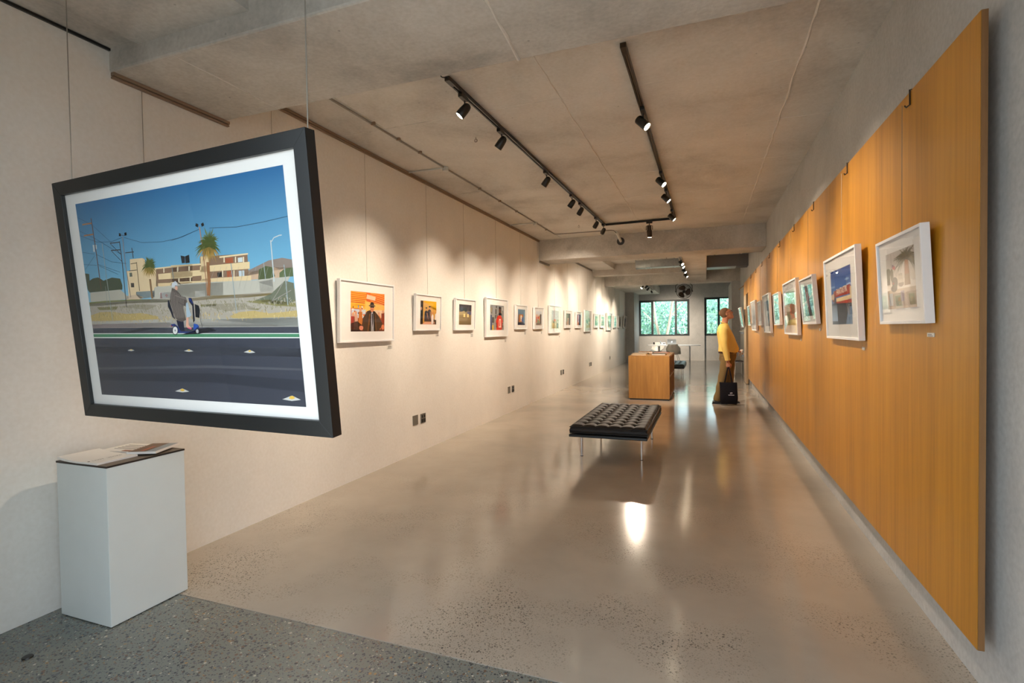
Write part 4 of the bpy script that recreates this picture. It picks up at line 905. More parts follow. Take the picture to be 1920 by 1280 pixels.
for k, (y0, y1, z0, z1, ln, art, d) in enumerate(LEFT):
    Wf, Hf = y1 - y0, z1 - z0
    lab = 'white framed photo of %s, %s on the left wall' % (d, ORD[k])
    rt = 3.27 if y0 < 10.2 else (2.85 if y0 < 11 else (3.2 if y0 < 15.7 else (3.36 if y0 < 17.7 else 2.98)))
    loc = (XL + .006, (y0 + y1) / 2, z0)
    picture('framed_photograph', lab, loc, (ln, 0, PI/2), Wf, Hf, .017 if Wf > .8 else .015, D, M['white_frame'], Wf * .19, Hf * .175, art, rt, 'framed photographs on the left wall')
    if k < 13:
        big_ = k not in (1,); cw, ch = (.105, .042) if k == 0 else ((.085, .03) if k == 1 else (.09, .06))
        card(XL + .001, y1 - .03, z0 - .045 - ch, cw, ch, -1, 'small white caption card below the %s photograph on the left white wall' % ORD[k], 'caption cards on the left wall')
# --- right wall
RIGHT = [ # near y, far y, z0, z1, lean, art, description
 (2.78, 3.42, 1.455, 1.90, .05, art_palm, 'palm tree and flagpole'),
 (3.84, 4.775, 1.352, 1.965, .04, art_sign, 'red shop sign under blue sky'),
 (5.19, 5.865, 1.468, 1.908, .085, blocks('5A7A88', '3A3438', [(.05, .1, .3, .9, '7A98A0'), (.3, 0, .36, .95, 'B84030'), (.5, .05, .58, 1, 'A83028'), (.62, .2, .9, .8, '6A88A0'), (.7, 0, .76, .9, '2A2428'), (.1, .0, .9, .1, '4A4040'), (.4, .3, .48, .8, 'C8D8DC')]), 'dark red trunks against pale blue'),
 (6.17, 7.15, 1.355, 1.965, .04, blocks('A8C0B0', '6A7A68', [(.0, .4, .5, .75, 'C8D8CC'), (.1, .05, .5, .35, '5A8A70'), (.45, .3, .75, .6, 'B8502C'), (.6, .2, .95, .7, '7A5A44'), (.2, .6, .5, .8, '8AB09A')]), 'orange figure by green foliage'),
 (7.56, 8.19, 1.468, 1.903, .05, blocks('6A98A8', '3A5058', [(.1, .1, .5, .9, '4A5A60'), (.5, .3, .9, .9, 'A8D0D4'), (.3, .05, .6, .3, '2A3438')]), 'blue grey scene'),
 (8.6, 9.53, 1.352, 1.958, .05, blocks('4A7A98', '28384A', [(.0, .2, .4, .9, '2E4A60'), (.4, .4, .9, .6, 'B8D8E8'), (.6, .1, .95, .5, '5A90A8')]), 'deep blue scene'),
 (9.89, 10.58, 1.47, 1.905, .05, blocks('8A8A90', '3A3A40', [(.2, .1, .5, .8, '2A2A30'), (.5, .2, .9, .9, 'A8A8B0')]), 'small grey scene'),
 (10.9, 11.93, 1.375, 1.965, .05, blocks('C8D0D0', '5A6068', [(.1, .3, .9, .5, '2A3038'), (.3, .5, .7, .8, '7A8890'), (.2, .1, .6, .25, '3A4048')]), 'black and white pattern'),
 (12.27, 13.03, 1.48, 1.915, .05, blocks('A8D0CC', '6A9088', [(.2, .2, .6, .8, '8ABAB4')]), 'pale teal scene'),
 (14.45, 15.35, 1.44, 1.965, .16, blocks('A8D4CC', '78A8A0', [(.2, .2, .7, .8, '90C0B8')]), 'pale green scene'),
]
for k, (y0, y1, z0, z1, ln, art, d) in enumerate(RIGHT):
    Wf, Hf = y1 - y0, z1 - z0
    lab = 'white framed photo of %s, %s on the honey panelling' % (d, ORD[k] if k < 9 else 'farthest')
    t, p = picture('framed_photograph', lab, (PX - .006, (y0 + y1) / 2, z0), (ln, 0, -PI/2), Wf, Hf, .017 if Wf > .8 else .015, D, M['white_frame'], Wf * .19, Hf * .175, art, 2.53 if k < 9 else None, 'framed photographs on the wood panelling', hook=True)
    if k == 1:
        pw, ph = Wf * .62, Hf * .65
        cream = plain('cream_sign_letters', 'F4E8D4', .6)
        lettering('FANTASTIK', p, .062, ((.28 - .5) * pw, -.0008, .585 * ph), (PI/2, -.045, 0), cream, 'sign_lettering', 'LEFT', 0, .98, .0012)
        lettering("IT'S", p, .022, ((.13 - .5) * pw, -.0008, .60 * ph), (PI/2, -.05, 0), cream, 'sign_lettering', 'LEFT', .1, 1)
    if k < 8: card(PX - .001, y0 + .06, z0 - .062, .075 if k == 0 else .055, .018 if k == 0 else .02, 1, 'tiny white caption card below the %s photograph on honey panelling' % ORD[k], 'caption cards on the wood panelling')
# unused wires hanging down the left wall behind the big picture
for y, a, z in ((2.214, 'left', 2.95), (3.23, 'right', 3.27)):
    tag(MB().cyl((XL + .012, y, z), (XL + .012, y, 1.4), .0018, None, 6).build('picture_wire', M['wire']), 'thin %s spare hanging wire on white wall behind the big black frame' % a, 'wire')

# ================================================================== track lighting
ZT = ZC - .008
def track(name, p0, p1, label, w=.036, h=.03, mat='black_metal'):
    p0, p1 = Vector(p0), Vector(p1); d = (p1 - p0); n = d.length; a = math.atan2(d.y, d.x)
    t = thing(name, label, 'track', p0, (0, 0, a))
    q = .005
    MB().box(0, n, -w/2, -w/2 + q, -h, 0).box(0, n, w/2 - q, w/2, -h, 0).box(0, n, -w/2, w/2, -q, 0).box(0, n, -w/2 + q, -w/2 + .012, -h, -h + .003).box(0, n, w/2 - .012, w/2 - q, -h, -h + .003).build('channel', M[mat], t)
    MB().box(.0, n, -.003, .003, -h + .008, -q).build('conductor', M['rail'], t)
    MB().box(-.004, .10, -w/2 - .001, w/2 + .001, -h - .001, .0).build('end_feed', M[mat], t)
    return t
TX1, TX2 = -1.70, -.478
tr1 = track('light_track', (TX1 - .045, 3.40, ZT), (TX1 + .045, 9.2, ZT), 'long black light track on the ceiling left side with seven spotlights')
track('light_track', (TX2 - .012, 3.43, ZT), (TX2 + .01, 9.12, ZT), 'long bronze light track on the ceiling right side with four spotlights', mat='bronze_metal')
track('light_track', (TX1 + .07, 9.17, ZT), (TX2, 9.12, ZT), 'short black cross track joining the two ceiling tracks')
MB().tube([(.0, 0, -.012), (-.06, .01, -.03), (-.14, .015, -.012), (-.2, .0, .0), (-.62, 0, .0)], .004, 6).build('feed_cable', M['black_metal'], tr1)
def spot(loc, target, label, group, W=SPOT_W, cyl=False, drop=.116, adapter=True, size=1.0, cone=72, col=WARM):
    t = thing('track_spotlight', label, 'spotlight', loc, (0, 0, 0), group); o = Vector(loc); k = size
    if adapter: MB().box(-.018*k, .018*k, -.06*k, .05*k, -.03*k, .0).build('adapter', M['black_metal'], t, False, .003)
    c = Vector((0, 0, -drop)); d = (Vector(target) - o - c).normalized()
    MB().cyl((0, .02, -.025), (0, .02, -drop * .62), .006*k, None, 8).cyl((0, .02, -drop*.62), c - d * .03, .006*k, None, 8).build('stem', M['black_metal'], t)
    Lk = look(d); Mx = Matrix.Translation(c) @ Lk
    if cyl: pr = [(.0, -.062), (.033, -.06), (.036, -.055), (.036, .05), (.033, .056), (.031, .048), (.0, .047)]
    else: pr = [(.0, -.066), (.014, -.064), (.026, -.055), (.033, -.035), (.036, .0), (.037, .05), (.034, .054), (.031, .047), (.0, .046)]
    MB().lathe([(r*k, z*k) for r, z in pr], Mx, 20).build('lamp_head', M['black_metal'], t, True)
    MB().lathe([(0, .0475*k), (.030*k, .0475*k), (.030*k, .0495*k), (0, .0495*k)], Mx, 16).build('lens', M['lens'], t)
    if W:
        l = bpy.data.lights.new('spot_beam', 'SPOT'); l.energy = W; l.color = col; l.spot_size = math.radians(cone); l.spot_blend = 1.0; l.shadow_soft_size = .022
        lo = bpy.data.objects.new('spot_beam', l); COL.objects.link(lo); lo.location = o + c + d * .056 * k; lo.rotation_euler = look(-d).to_euler()
    return t
def tx(y): return TX1 - .045 + .09 * (y - 3.4) / 5.8
PZ = 1.25
for k, (y, ty) in enumerate(((3.66, 3.0), (4.41, 4.4), (5.76, 5.9), (6.9, 7.1), (7.39, 8.2), (8.44, 9.7), (9.03, 11.2))):
    spot((tx(y), y, ZT - .0312), (XL, ty, PZ), 'black dome spotlight, %s from the camera on the left ceiling track' % ORD[k], 'spotlights on the left track')
for k, (y, ty) in enumerate(((4.44, 4.0), (6.3, 5.7), (7.12, 6.9), (8.37, 8.2))):
    spot((TX2, y, ZT - .0312), (PX, ty, 1.6), 'black cylinder spotlight, %s from the camera on the bronze right track' % ORD[k], 'spotlights on the right track', cyl=True)
# framing projector hanging from the cross track
pj = thing('projector_spotlight', 'dark framing projector lamp hanging from the short cross track', 'spotlight', (-.89, 9.138, ZT - .03))
MB().box(-.05, .05, -.015, .015, -.03, 0).cyl((0, 0, -.03), (0, 0, -.06), .008).build('adapter', M['black_metal'], pj)
MB().tube([(-.052, 0, -.14), (-.052, 0, -.075), (0, 0, -.06), (.052, 0, -.075), (.052, 0, -.14)], .006, 8).build('yoke', M['bronze_metal'], pj)
MB().lathe([(0, -.10), (.036, -.10), (.042, -.09), (.042, .01), (.036, .02), (.036, .09), (.03, .1), (0, .1)], Matrix.Translation((0, 0, -.16)) @ Euler((.35, 0, 0)).to_matrix().to_4x4(), 16).build('lamp_head', M['bronze_metal'], pj, True)
MB().lathe([(0, -.104), (.03, -.104), (.03, -.1005), (0, -.1005)], Matrix.Translation((0, 0, -.16)) @ Euler((.35, 0, 0)).to_matrix().to_4x4(), 16).build('lens', M['lens'], pj)
pl_ = bpy.data.lights.new('projector_beam', 'SPOT'); pl_.energy = 150; pl_.color = WARM; pl_.spot_size = math.radians(64); pl_.spot_blend = 1; pl_.shadow_soft_size = .03
po_ = bpy.data.objects.new('projector_beam', pl_); COL.objects.link(po_); po_.location = (-.89, 9.2, ZT - .30); po_.rotation_euler = look(-(Vector((-.35, 11.3, .35)) - Vector(po_.location))).to_euler()
# spots beyond the second beam
far = [((-1.70, 13.35, 3.39), (-.95, 5.2, 0), 1, 0), ((-1.57, 13.5, 3.39), (XL, 12.6, 1.6), 0, 0), ((-1.87, 17.2, 3.39), (XL, 16.6, 1.6), 0, 0)]
for k, (p, tg, a, b) in enumerate(far): spot(p, tg, ('paired black spotlight, left one, on the ceiling beyond the second beam', 'paired black spotlight, right one, on the ceiling beyond the second beam', 'single black spotlight hanging in front of the fourth concrete beam')[k], 'spotlights beyond the second beam', drop=.13, W=(85 if k == 0 else SPOT_W * 1.1), cone=(44 if k == 0 else 72))
track('light_track', (-.50, 11.4, 2.97), (-.51, 15.9, 2.97), 'black light track under the lit lengthwise concrete beam')
for k, (y, ty) in enumerate(((12.15, 11.0), (12.7, 11.9), (13.9, 13.2), (15.1, 14.6))): spot((-.505, y, 2.945), (PX, ty, 1.55), 'black spotlight under the lengthwise beam, %s from the camera' % ORD[k], 'spotlights under the lengthwise beam', cyl=True, drop=.065)
for k, (x, y, ty) in enumerate(((-1.92, 18.4, 17.6), (-1.78, 18.3, 18.6), (-1.84, 19.4, 19.7), (-1.85, 20.9, 24.3))): spot((x - .12, y, 2.985), (XL if k < 3 else -1.2, ty, 1.6 if k < 3 else .9), 'small black spotlight under the rear soffit near the windows, %s from the camera' % ORD[k], 'spotlights under the rear soffit', W=SPOT_W * (.8 if k < 3 else 4), drop=.12)
track('light_track', (-1.97, 18.2, 2.985), (-1.97, 21.6, 2.985), 'short black light track under the rear soffit near the windows', w=.03, h=.02)
track('light_track', (-1.72, 11.2, 3.39), (-1.72, 13.0, 3.39), 'unseen black light track added behind the second beam on the left', w=.03, h=.02)  # unseen track and its lamps, added to light the far left wall
for k, (y, ty) in enumerate(((11.4, 11.6), (12.0, 14.2), (12.7, 14.9))): spot((-1.72, y, 3.37), (XL, ty, 1.6), 'unseen black spotlight added just behind the second beam on the left, %s from it' % ORD[k], 'spotlights beyond the second beam', W=SPOT_W * 1.1)
for k, (y, ty) in enumerate(((16.4, 15.9), (16.8, 17.4))): spot((-1.2, y, 3.39), (XL, ty, 1.6), 'unseen black spotlight added behind the third beam on the left, %s from it' % ORD[k], 'spotlights beyond the second beam', W=SPOT_W * .8)  # unseen pair, added for more light on the far left wall
# ------------------------------------------------------------------ conduit, boxes, ceiling hooks
cd = thing('ceiling_conduit', 'thin grey conduit along the ceiling beside the left wall', 'conduit', (-2.75, 2.81, ZC))
o = Vector(cd.location)
def tb(pts, r, name, mat, parent, org, n=8): return MB().tube([Vector(p) - org for p in pts], r, n).build(name, mat, parent, True)
zc_ = ZC - .012
tb([(-2.76, 2.82, zc_), (-2.73, 9.66, zc_), (-2.725, 9.72, zc_), (-2.68, 9.74, zc_)], .009, 'pipe', M['conduit'], cd, o)
tb([(-2.68, 9.74, zc_), (-1.66, 9.78, zc_), (-1.60, 9.79, zc_ - .01), (-1.57, 9.85, zc_ - .04)], .009, 'pipe', M['conduit'], cd, o)
tb([(-1.57, 9.85, zc_ - .03), (-1.56, 10.02, zc_ - .05), (-1.55, 10.14, zc_ - .10), (-1.55, 10.295, zc_ - .13)], .026, 'pipe', M['pvc'], cd, o, 12)
MB().lathe([(.0, 0), (.075, 0), (.07, .004), (.06, .005), (.0, .005)], Matrix.Translation(Vector((-1.55, 10.299, zc_ - .13)) - o) @ look((0, -1, 0)), 24).build('beam_sleeve', M['black_plastic'], cd)
for y in (3.9, 4.3, 4.7, 6.2, 6.9, 7.6, 9.2): MB().box(-.02, .02, -.008, .008, -.024, 0).build('clip', M['rail'], cd).location = (-.0 + .012, y - 2.81, 0)
for y in (5.25, 8.55):
    tb([(XL + .01, y, zc_), (-2.74, y + .01, zc_)], .008, 'pipe', M['pvc'], cd, o)
    MB().lathe([(0, -.05), (.03, -.05), (.034, -.046), (.034, -.006), (.03, 0), (0, 0)], Matrix.Translation(Vector((-2.74, y + .01, ZC)) - o), 16).build('junction_box', M['pvc'], cd, True)
for p, lab in (((-2.05, 4.57), 'near'), ((-2.1, 9.08), 'far')):
    t = thing('eye_hook', '%s metal eye hook screwed into the ceiling' % lab, 'hook', (p[0], p[1], ZC))
    MB().cyl((0, 0, 0), (0, 0, -.02), .004, None, 6).build('shank', M['wire'], t)
    MB().tube([(.014*math.cos(a), 0, -.035 + .014*math.sin(a)) for a in [i*PI/8 for i in range(16)]], .0035, 6, closed=True).build('ring', M['wire'], t)
# smoke-detector like fitting near second bay
tag(MB().lathe([(0, -.07), (.028, -.07), (.035, -.05), (.035, 0), (0, 0)], Matrix.Translation((XL + .06, 15.6, 3.235)), 14).build('junction_box', M['pvc'], None, True), 'small white round box at the far left ceiling corner before third beam', 'box')

# ================================================================== wall plates on the left wall
for k, (y, z, kind) in enumerate(((5.33, .34, 0), (5.51, .335, 1), (8.46, .345, 0), (8.655, .345, 1), (11.96, .365, 0), (12.15, .365, 1), (15.2, .34, 0), (15.39, .34, 1), (18.67, .345, 1))):
    dist = ('nearest', 'second', 'third', 'fourth', 'farthest')[k // 2]
    t = thing('wall_plate', ('blank grey square wall plate, %s along left wall' if kind == 0 else 'black double socket plate low on left wall, %s along it') % dist, 'socket', (XL, y, z), (0, 0, PI/2), 'wall plates along the left wall')
    MB().box(-.057, .057, -.008, 0, 0, .115).build('plate', M['plate_grey'], t, False, .002)
    if kind:
        for x, zz in ((-.027, .03), (.027, .03)): MB().box(x - .02, x + .02, -.0105, -.008, zz - .02, zz + .022).build('outlet', M['black_plastic'], t)
        for x in (-.027, .027): MB().box(x - .012, x + .012, -.013, -.008, .068, .1).build('switch', M['black_plastic'], t)

# ================================================================== white plinth with leaflets
pl = thing('display_plinth', 'white painted display plinth with dark board top by the left wall', 'plinth', (-2.96, 1.875, 0))
MB().box(-.195, .195, -.203, .203, .004, .797).build('body', M['ped'], pl, False, .002)
MB().box(-.197, .197, -.205, .205, .797, .806).build('top_board', [M['ped_edge']], pl)
MB().box(-.196, .196, -.204, .204, .806, .8065).build('top_laminate', M['ped_top'], pl)
def stack(name, label, loc, rz, w, h, n, curl, face=None):
    t = thing(name, label, 'paper', loc, (0, 0, rz))
    b = MB(); N_ = 10; T = n * .0016
    for (zz0, zz1) in ((0, T),):
        g0 = []; g1 = []
        for i in range(N_ + 1):
            u = -w/2 + w*i/N_; lift = curl * max(0, -(u / (w/2))) ** 2
            for j in (0, 1):
                v = -h/2 + h*j; g0.append((u, v, zz0 + lift * .8)); g1.append((u, v, zz1 + lift))
        k0 = len(g0); fs = []
        for i in range(N_):
            a = 2*i; fs += [(a, a+1, a+3, a+2), (k0+a, k0+a+2, k0+a+3, k0+a+1), (a, a+2, k0+a+2, k0+a), (a+1, k0+a+1, k0+a+3, a+3)]
        fs += [(0, k0, k0+1, 1), (2*N_, 2*N_+1, k0+2*N_+1, k0+2*N_)]
        b.add(g0 + g1, fs)
    b.build('sheets', M['paper'], t); return t, T
zt = .807
t, T = stack('leaflet_stack', 'stack of white leaflets lettered LOST VEGAS on plinth front left', (-2.985, 1.768, zt), 0.02, .30, .20, 6, .014)
lettering('LOST  VEGAS', t, .021, (.075, -.075, T + .0012), (0, 0, PI/2), M['text'], 'lettering', 'LEFT', 0, 1.15)
MB().box(.066, .074, -.092, -.084, T, T + .001).build('printed_mark', M['text'], t)
t, T = stack('leaflet_stack', 'pale leaflets with small print on plinth back corner', (-3.03, 1.985, zt), .15, .28, .19, 5, .0)
b = MB()
for k in range(5): b.box(-.10, .08 - .03*(k % 2), .05 - .022*k, .055 - .022*k, T, T + .0006)
b.build('printed_lines', M['text'], t); MB().box(.0, .12, -.085, -.06, T, T + .0008).build('printed_mark', plain('rust_print', '9A6A50', .7), t)
t, T = stack('postcard_stack', 'small stack of postcards with dark landscape picture on plinth right', (-2.875, 1.985, zt + .0085), .42, .15, .22, 7, 0)
MB().box(-.07, .07, -.105, .105, T, T + .0006).build('picture', plain('postcard_sky', '8E98A0', .5), t)
MB().box(-.07, .02, -.105, .105, T + .0006, T + .0010).build('picture', plain('postcard_land', '6E5238', .5), t); MB().box(-.02, .0, -.09, .02, T + .001, T + .0014).build('picture', plain('postcard_red', 'A85A3C', .5), t)

# ================================================================== tufted benches
def bench(label, loc, mat, W_=.80, L_=1.78, tray=True):
    t = thing('tufted_bench', label, 'bench', loc)
    NU, NV = 6, 10     # pads
    nu, nv = NU * 8, NV * 8; z0, zt = .325, .405
    g = []
    def prof(u, v):
        a = abs(math.sin(PI * NU * u)); c = abs(math.sin(PI * NV * v))
        pad = (a ** .45) * (c ** .45)
        bx, by = (u * NU) % 1, (v * NV) % 1
        du = min(bx, 1 - bx) / NU * W_; dv = min(by, 1 - by) / NV * L_
        inner = (.5 / NU < u < 1 - .5 / NU) and (.5 / NV < v < 1 - .5 / NV)
        dim = .030 * math.exp(-(du*du + dv*dv) / .0009) if inner else 0
        crease = .013 * (1 - a ** .45) * (1 if .4/NU < u < 1 - .4/NU else 0) + .007 * (1 - c ** .45) * (1 if .4/NV < v < 1 - .4/NV else 0)
        e = min(u * W_, (1 - u) * W_, v * L_, (1 - v) * L_)
        rnd = .03 * (1 - math.sqrt(max(0, 1 - (1 - min(1, e / .03)) ** 2)))
        return zt + .012 - crease - dim - rnd
    def um(i, n): 
        x = i / n; return x
    for i in range(nu + 1):
        for j in range(nv + 1):
            u, v = i / nu, j / nv; g.append((-W_/2 + u * W_, v * L_, prof(u, v)))
    b = MB(); fs = [(i*(nv+1) + j, (i+1)*(nv+1) + j, (i+1)*(nv+1) + j+1, i*(nv+1) + j+1) for i in range(nu) for j in range(nv)]
    b.add(g, fs)
    # sides, gently bulged
    rim = [(i, 0) for i in range(nu)] + [(nu, j) for j in range(nv)] + [(nu - i, nv) for i in range(nu)] + [(0, nv - j) for j in range(nv)]
    rings = []
    for k, (dz, out) in enumerate(((0, 0), (.25, .010), (.5, .013), (.8, .009), (1, -.004))):
        ring = []
        for i, j in rim:
            x, y, z = g[i*(nv+1) + j]; ox = -out if i == 0 else (out if i == nu else 0); oy = -out if j == 0 else (out if j == nv else 0)
            ring.append((x + ox, y + oy, z + (z0 - z) * dz))
        rings.append(ring)
    b.rings(rings[::-1], False); b.add([(-W_/2, 0, z0), (W_/2, 0, z0), (W_/2, L_, z0), (-W_/2, L_, z0)], [(0, 3, 2, 1)])
    cu = b.build('cushion', M[mat], t, True, 0, 75)
    bt = MB()
    for i in range(1, NU):
        for j in range(1, NV):
            x, y = -W_/2 + i * W_ / NU, j * L_ / NV; z = prof(i / NU, j / NV)
            bt.ellipsoid((x, y, z + .003), (.011, .011, .005), nu=8, nv=5)
    tag(bt.build('button', M[mat], cu, True), kind='stuff')
    # piping around top and bottom edge
    for zz in (.392, .332): MB().tube([(-W_/2 - .008, -.008, zz), (W_/2 + .008, -.008, zz), (W_/2 + .008, L_ + .008, zz), (-W_/2 - .008, L_ + .008, zz)], .005, 6, closed=True).build('piping', M[mat], cu)
    MB().box(-W_/2 - .015, W_/2 + .012, -.03, L_ + .03, .287, .318).build('frame', M['black_metal'], t, False, .008)
    for k in range(9): MB().box(-W_/2 + .01, W_/2 - .01, .1 + k*.19, .15 + k*.19, .318, .326).build('strap', M['leather'], t)
    for x in (-W_/2 + .045, W_/2 - .085):
        for y in (.33, L_ - .30):
            lg = MB().cyl((x, y, .003), (x, y, .29), .0135, None, 14).build('leg', M['chrome'], t, True)
            MB().cyl((x, y, 0), (x, y, .005), .016, None, 12).build('glide', M['black_plastic'], lg)
    return t
bench('black leather tufted bench in the foreground floor, chrome legs', (-.98, 5.47, 0), 'leather')
bench('dark green leather tufted bench partly hidden behind the oak bookcase', (-.98, 15.35, 0), 'leather2')

# ================================================================== oak bookcase
bx0, bx1, by0, by1, bz = -.40, .40, 0, 1.70, .89
bc = thing('bookcase', 'honey oak island bookcase with open shelves on its right side', 'bookcase', (-1.077, 10.70, 0))
MB().box(bx0, bx1, by0, by0 + .03, .03, bz - .03).build('end_panel', M['oak'], bc, False, .001)
MB().box(bx0, bx1, by1 - .03, by1, .03, bz - .03).build('end_panel', M['oak'], bc)
MB().box(bx0, bx1, by0, by1, bz - .03, bz).build('top', M['oak'], bc, False, .001)
MB().box(bx0, bx1, by0 + .03, by1 - .03, .03, .055).build('bottom', M['oak'], bc)
MB().box(bx0, bx0 + .02, by0 + .03, by1 - .03, .055, bz - .03).build('back_panel', M['oak'], bc)
MB().box(bx0 + .02, bx1 - .005, by0 + .03, by1 - .03, .455, .48).build('shelf', M['oak'], bc)
for y in (.57, 1.13): MB().box(bx0 + .02, bx1 - .008, y, y + .022, .055, bz - .03).build('divider', M['oak'], bc)
MB().box(bx0 + .02, bx1 - .02, by0 + .03, by1 - .03, 0, .03).build('plinth', M['black_plastic'], bc)
def book(label, loc, size, cols, rz=0, group=None, open_tray=False):
    w, d, h = size; t = thing('book', label, 'book', loc, (0, 0, rz), group)
    c = plain('cover_' + cols, cols, .5)
    MB().box(-w/2, w/2, -d/2, d/2, 0, .004).box(-w/2, w/2, -d/2, d/2, h - .004, h).box(-w/2, -w/2 + .004, -d/2, d/2, .004, h - .004).build('cover', c, t)
    MB().box(-w/2 + .004, w/2 - .006, -d/2 + .005, d/2 - .005, .004, h - .004).build('pages', M['paper'], t)
    return t
X0, Y0, Zt = -1.077, 10.70, .89
bk = [('pale tan', 'C8A878', (-.23, .36), (.30, .24, .022), .05), ('grey and cream', 'A8A294', (-.24, .75), (.30, .26, .03), -.1), ('light brown', 'C09468', (-.19, 1.25), (.30, .24, .035), .08), ('dark brown', '5A5248', (.17, .42), (.28, .25, .03), -.04), ('olive', '7A7258', (.15, .78), (.26, .22, .02), .1), ('rust red', 'A85A3C', (.16, 1.28), (.32, .24, .025), 0)]
for n, c, (x, y), sz, rz in bk: book('%s book lying flat on top of the oak bookcase' % n, (X0 + x, Y0 + y, Zt + .0005), sz, c, rz, 'books on top of the bookcase')
def upright(label, x, y, z, th, h, dpt, c, lean=0):
    t = thing('book', label, 'book', (x, y, z), (lean, 0, 0), 'books inside the bookcase')
    MB().box(-dpt, 0, 0, .003, 0, h).box(-dpt, 0, th - .003, th, 0, h).box(-.003, 0, .003, th - .003, 0, h).build('cover', plain('spine_' + c, c, .5), t)
    MB().box(-dpt + .004, -.003, .003, th - .003, .004, h - .004).build('pages', M['paper'], t)
yy = Y0 + .06
for k, (c, th, h, nm) in enumerate((('22283C', .05, .32, 'dark navy'), ('2E3A5E', .035, .30, 'mid blue'), ('D8D4CA', .02, .28, 'slim white'), ('4A2A26', .03, .31, 'maroon'))):
    upright('%s book standing on the upper bookcase shelf' % nm, X0 + bx1 - .03, yy, .4805, th, h, .22, c); yy += th + .003
yy = Y0 + .62
for c, th, h, nm in (('C8C4BC', .03, .26, 'pale grey'), ('6A4A38', .04, .3, 'brown'), ('E0DCD4', .025, .24, 'small white')):
    upright('%s book in the middle upper compartment of the bookcase' % nm, X0 + bx1 - .05, yy, .4805, th, h, .2, c); yy += th + .003
yy = Y0 + .66
for c, th, h, nm in (('B0A898', .04, .28, 'beige'), ('3A3A40', .03, .3, 'charcoal')):
    upright('%s book in the middle lower compartment of the bookcase' % nm, X0 + bx1 - .05, yy, .0555, th, h, .2, c); yy += th + .003

# ================================================================== desk group by the rear windows
dk = thing('desk', 'long white desk on chrome legs in front of the rear window', 'desk', (-1.25, 22.9, 0))
MB().box(-1.06, 1.06, -.4, .4, .70, .725).build('desk_top', M['desk_white'], dk, False, .003)
for x in (-.62, .62):
    for y in (-.25, .25):
        MB().cyl((x, y, .004), (x, y, .70), .025, None, 14).build('leg', M['chrome'], dk, True)
    MB().box(x - .03, x + .03, -.3, .3, .675, .70).build('bracket', M['alu'], dk)
    MB().cyl((x, -.25, .18), (x, .25, .18), .012).build('stretcher', M['chrome'], dk)
lp = thing('laptop', 'open silver laptop on the white desk, lid back facing us', 'laptop', (-1.34, 22.82, .726))
MB().box(-.18, .18, .0, .25, 0, .014).build('base', M['alu'], lp, False, .004)
ld = MB().box(-.18, .18, -.006, 0, 0, .24).build('lid', M['alu'], lp, False, .003); ld.location = (0, 0, .012); ld.rotation_euler = (.18, 0, 0)
lg_ = [(.018*math.cos(a)*(1 - .12*math.cos(2*a)), .018*math.sin(a)*(1 - .1*abs(math.cos(a)))) for a in [i*PI/9 for i in range(18)]]
MB().prism([(x, z + .12) for x, z in lg_], -.0072, -.006).prism([(.0, .139), (.008, .142), (.010, .15), (.003, .147)], -.0072, -.006).build('logo', emit('backlit_logo', (1, 1, 1), 3), ld)
def shell_chair(label, loc, rz, mat='white_plastic'):
    t = thing('shell_chair', label, 'chair', loc, (0, 0, rz))
    pr = [(.21, .42), (.2, .445), (.12, .44), (0, .425), (-.12, .425), (-.19, .46), (-.225, .55), (-.245, .66), (-.255, .74), (-.26, .82)]
    b = MB(); n = 12; g = []
    for k, (y, z) in enumerate(pr):
        s_ = k / (len(pr) - 1); hw = .235 if k < 5 else .235 - .06 * ((k - 5) / 4) ** 2
        for i in range(n + 1):
            u = -1 + 2 * i / n; side = abs(u) ** 3
            up = side * (.20 * math.exp(-((s_ - .55) / .28) ** 2)); fw = side * (.09 if k >= 5 else 0)
            g.append((u * hw * (1 + .16 * math.exp(-((s_ - .5) / .25) ** 2)), y + fw, z + up * (1 if k < 7 else .35)))
    b.add(g, [(k*(n+1)+i, k*(n+1)+i+1, (k+1)*(n+1)+i+1, (k+1)*(n+1)+i) for k in range(len(pr)-1) for i in range(n)])
    o = b.build('shell', M[mat], t, True, 0, 80); baked(o, [('SUBSURF', dict(levels=1)), ('SOLIDIFY', dict(thickness=.008, offset=0))])
    for f in o.data.polygons: f.use_smooth = True
    for x in (-1, 1):
        for y in (-1, 1): MB().cyl((x*.24, y*.23, 0), (x*.13, y*.12, .415), .009, .009, 8).build('leg', M['chrome'], t, True)
    MB().tube([(-.13, -.12, .41), (.13, -.12, .41), (.13, .12, .41), (-.13, .12, .41)], .007, 6, closed=True).build('base_ring', M['chrome'], t)
    return t
shell_chair('white moulded shell chair at the desk with its back to us', (-1.16, 20.9, 0), -.12)
shell_chair('white moulded shell chair behind the left end of the desk', (-2.0, 23.5, 0), 2.9)
t, T = stack('paper_pile', 'pile of white papers on the left end of the desk', (-2.12, 22.75, .7255), .2, .42, .3, 14, .0)
bt_ = thing('pen_cup', 'small black cylinder standing on papers at desk left end', 'cup', (-2.08, 22.95, .7255)); MB().lathe([(0, 0), (.032, 0), (.034, .11), (.03, .11), (.028, .01), (0, .01)], n=16).build('cup', M['black_plastic'], bt_, True); MB().cyl((0, 0, .02), (.012, 0, .14), .004).build('pen', M['chrome'], bt_)
ph = thing('desk_phone', 'white and grey desk telephone beside the papers', 'telephone', (-1.70, 22.72, .7255), (0, 0, .2))
MB().add([(-.12, -.1, 0), (.12, -.1, 0), (.12, .1, 0), (-.12, .1, 0), (-.12, -.1, .03), (.12, -.1, .03), (.12, .1, .11), (-.12, .1, .11)], [(0,3,2,1),(4,5,6,7),(0,1,5,4),(1,2,6,5),(2,3,7,6),(3,0,4,7)]).build('base', M['desk_white'], ph, False, .006)
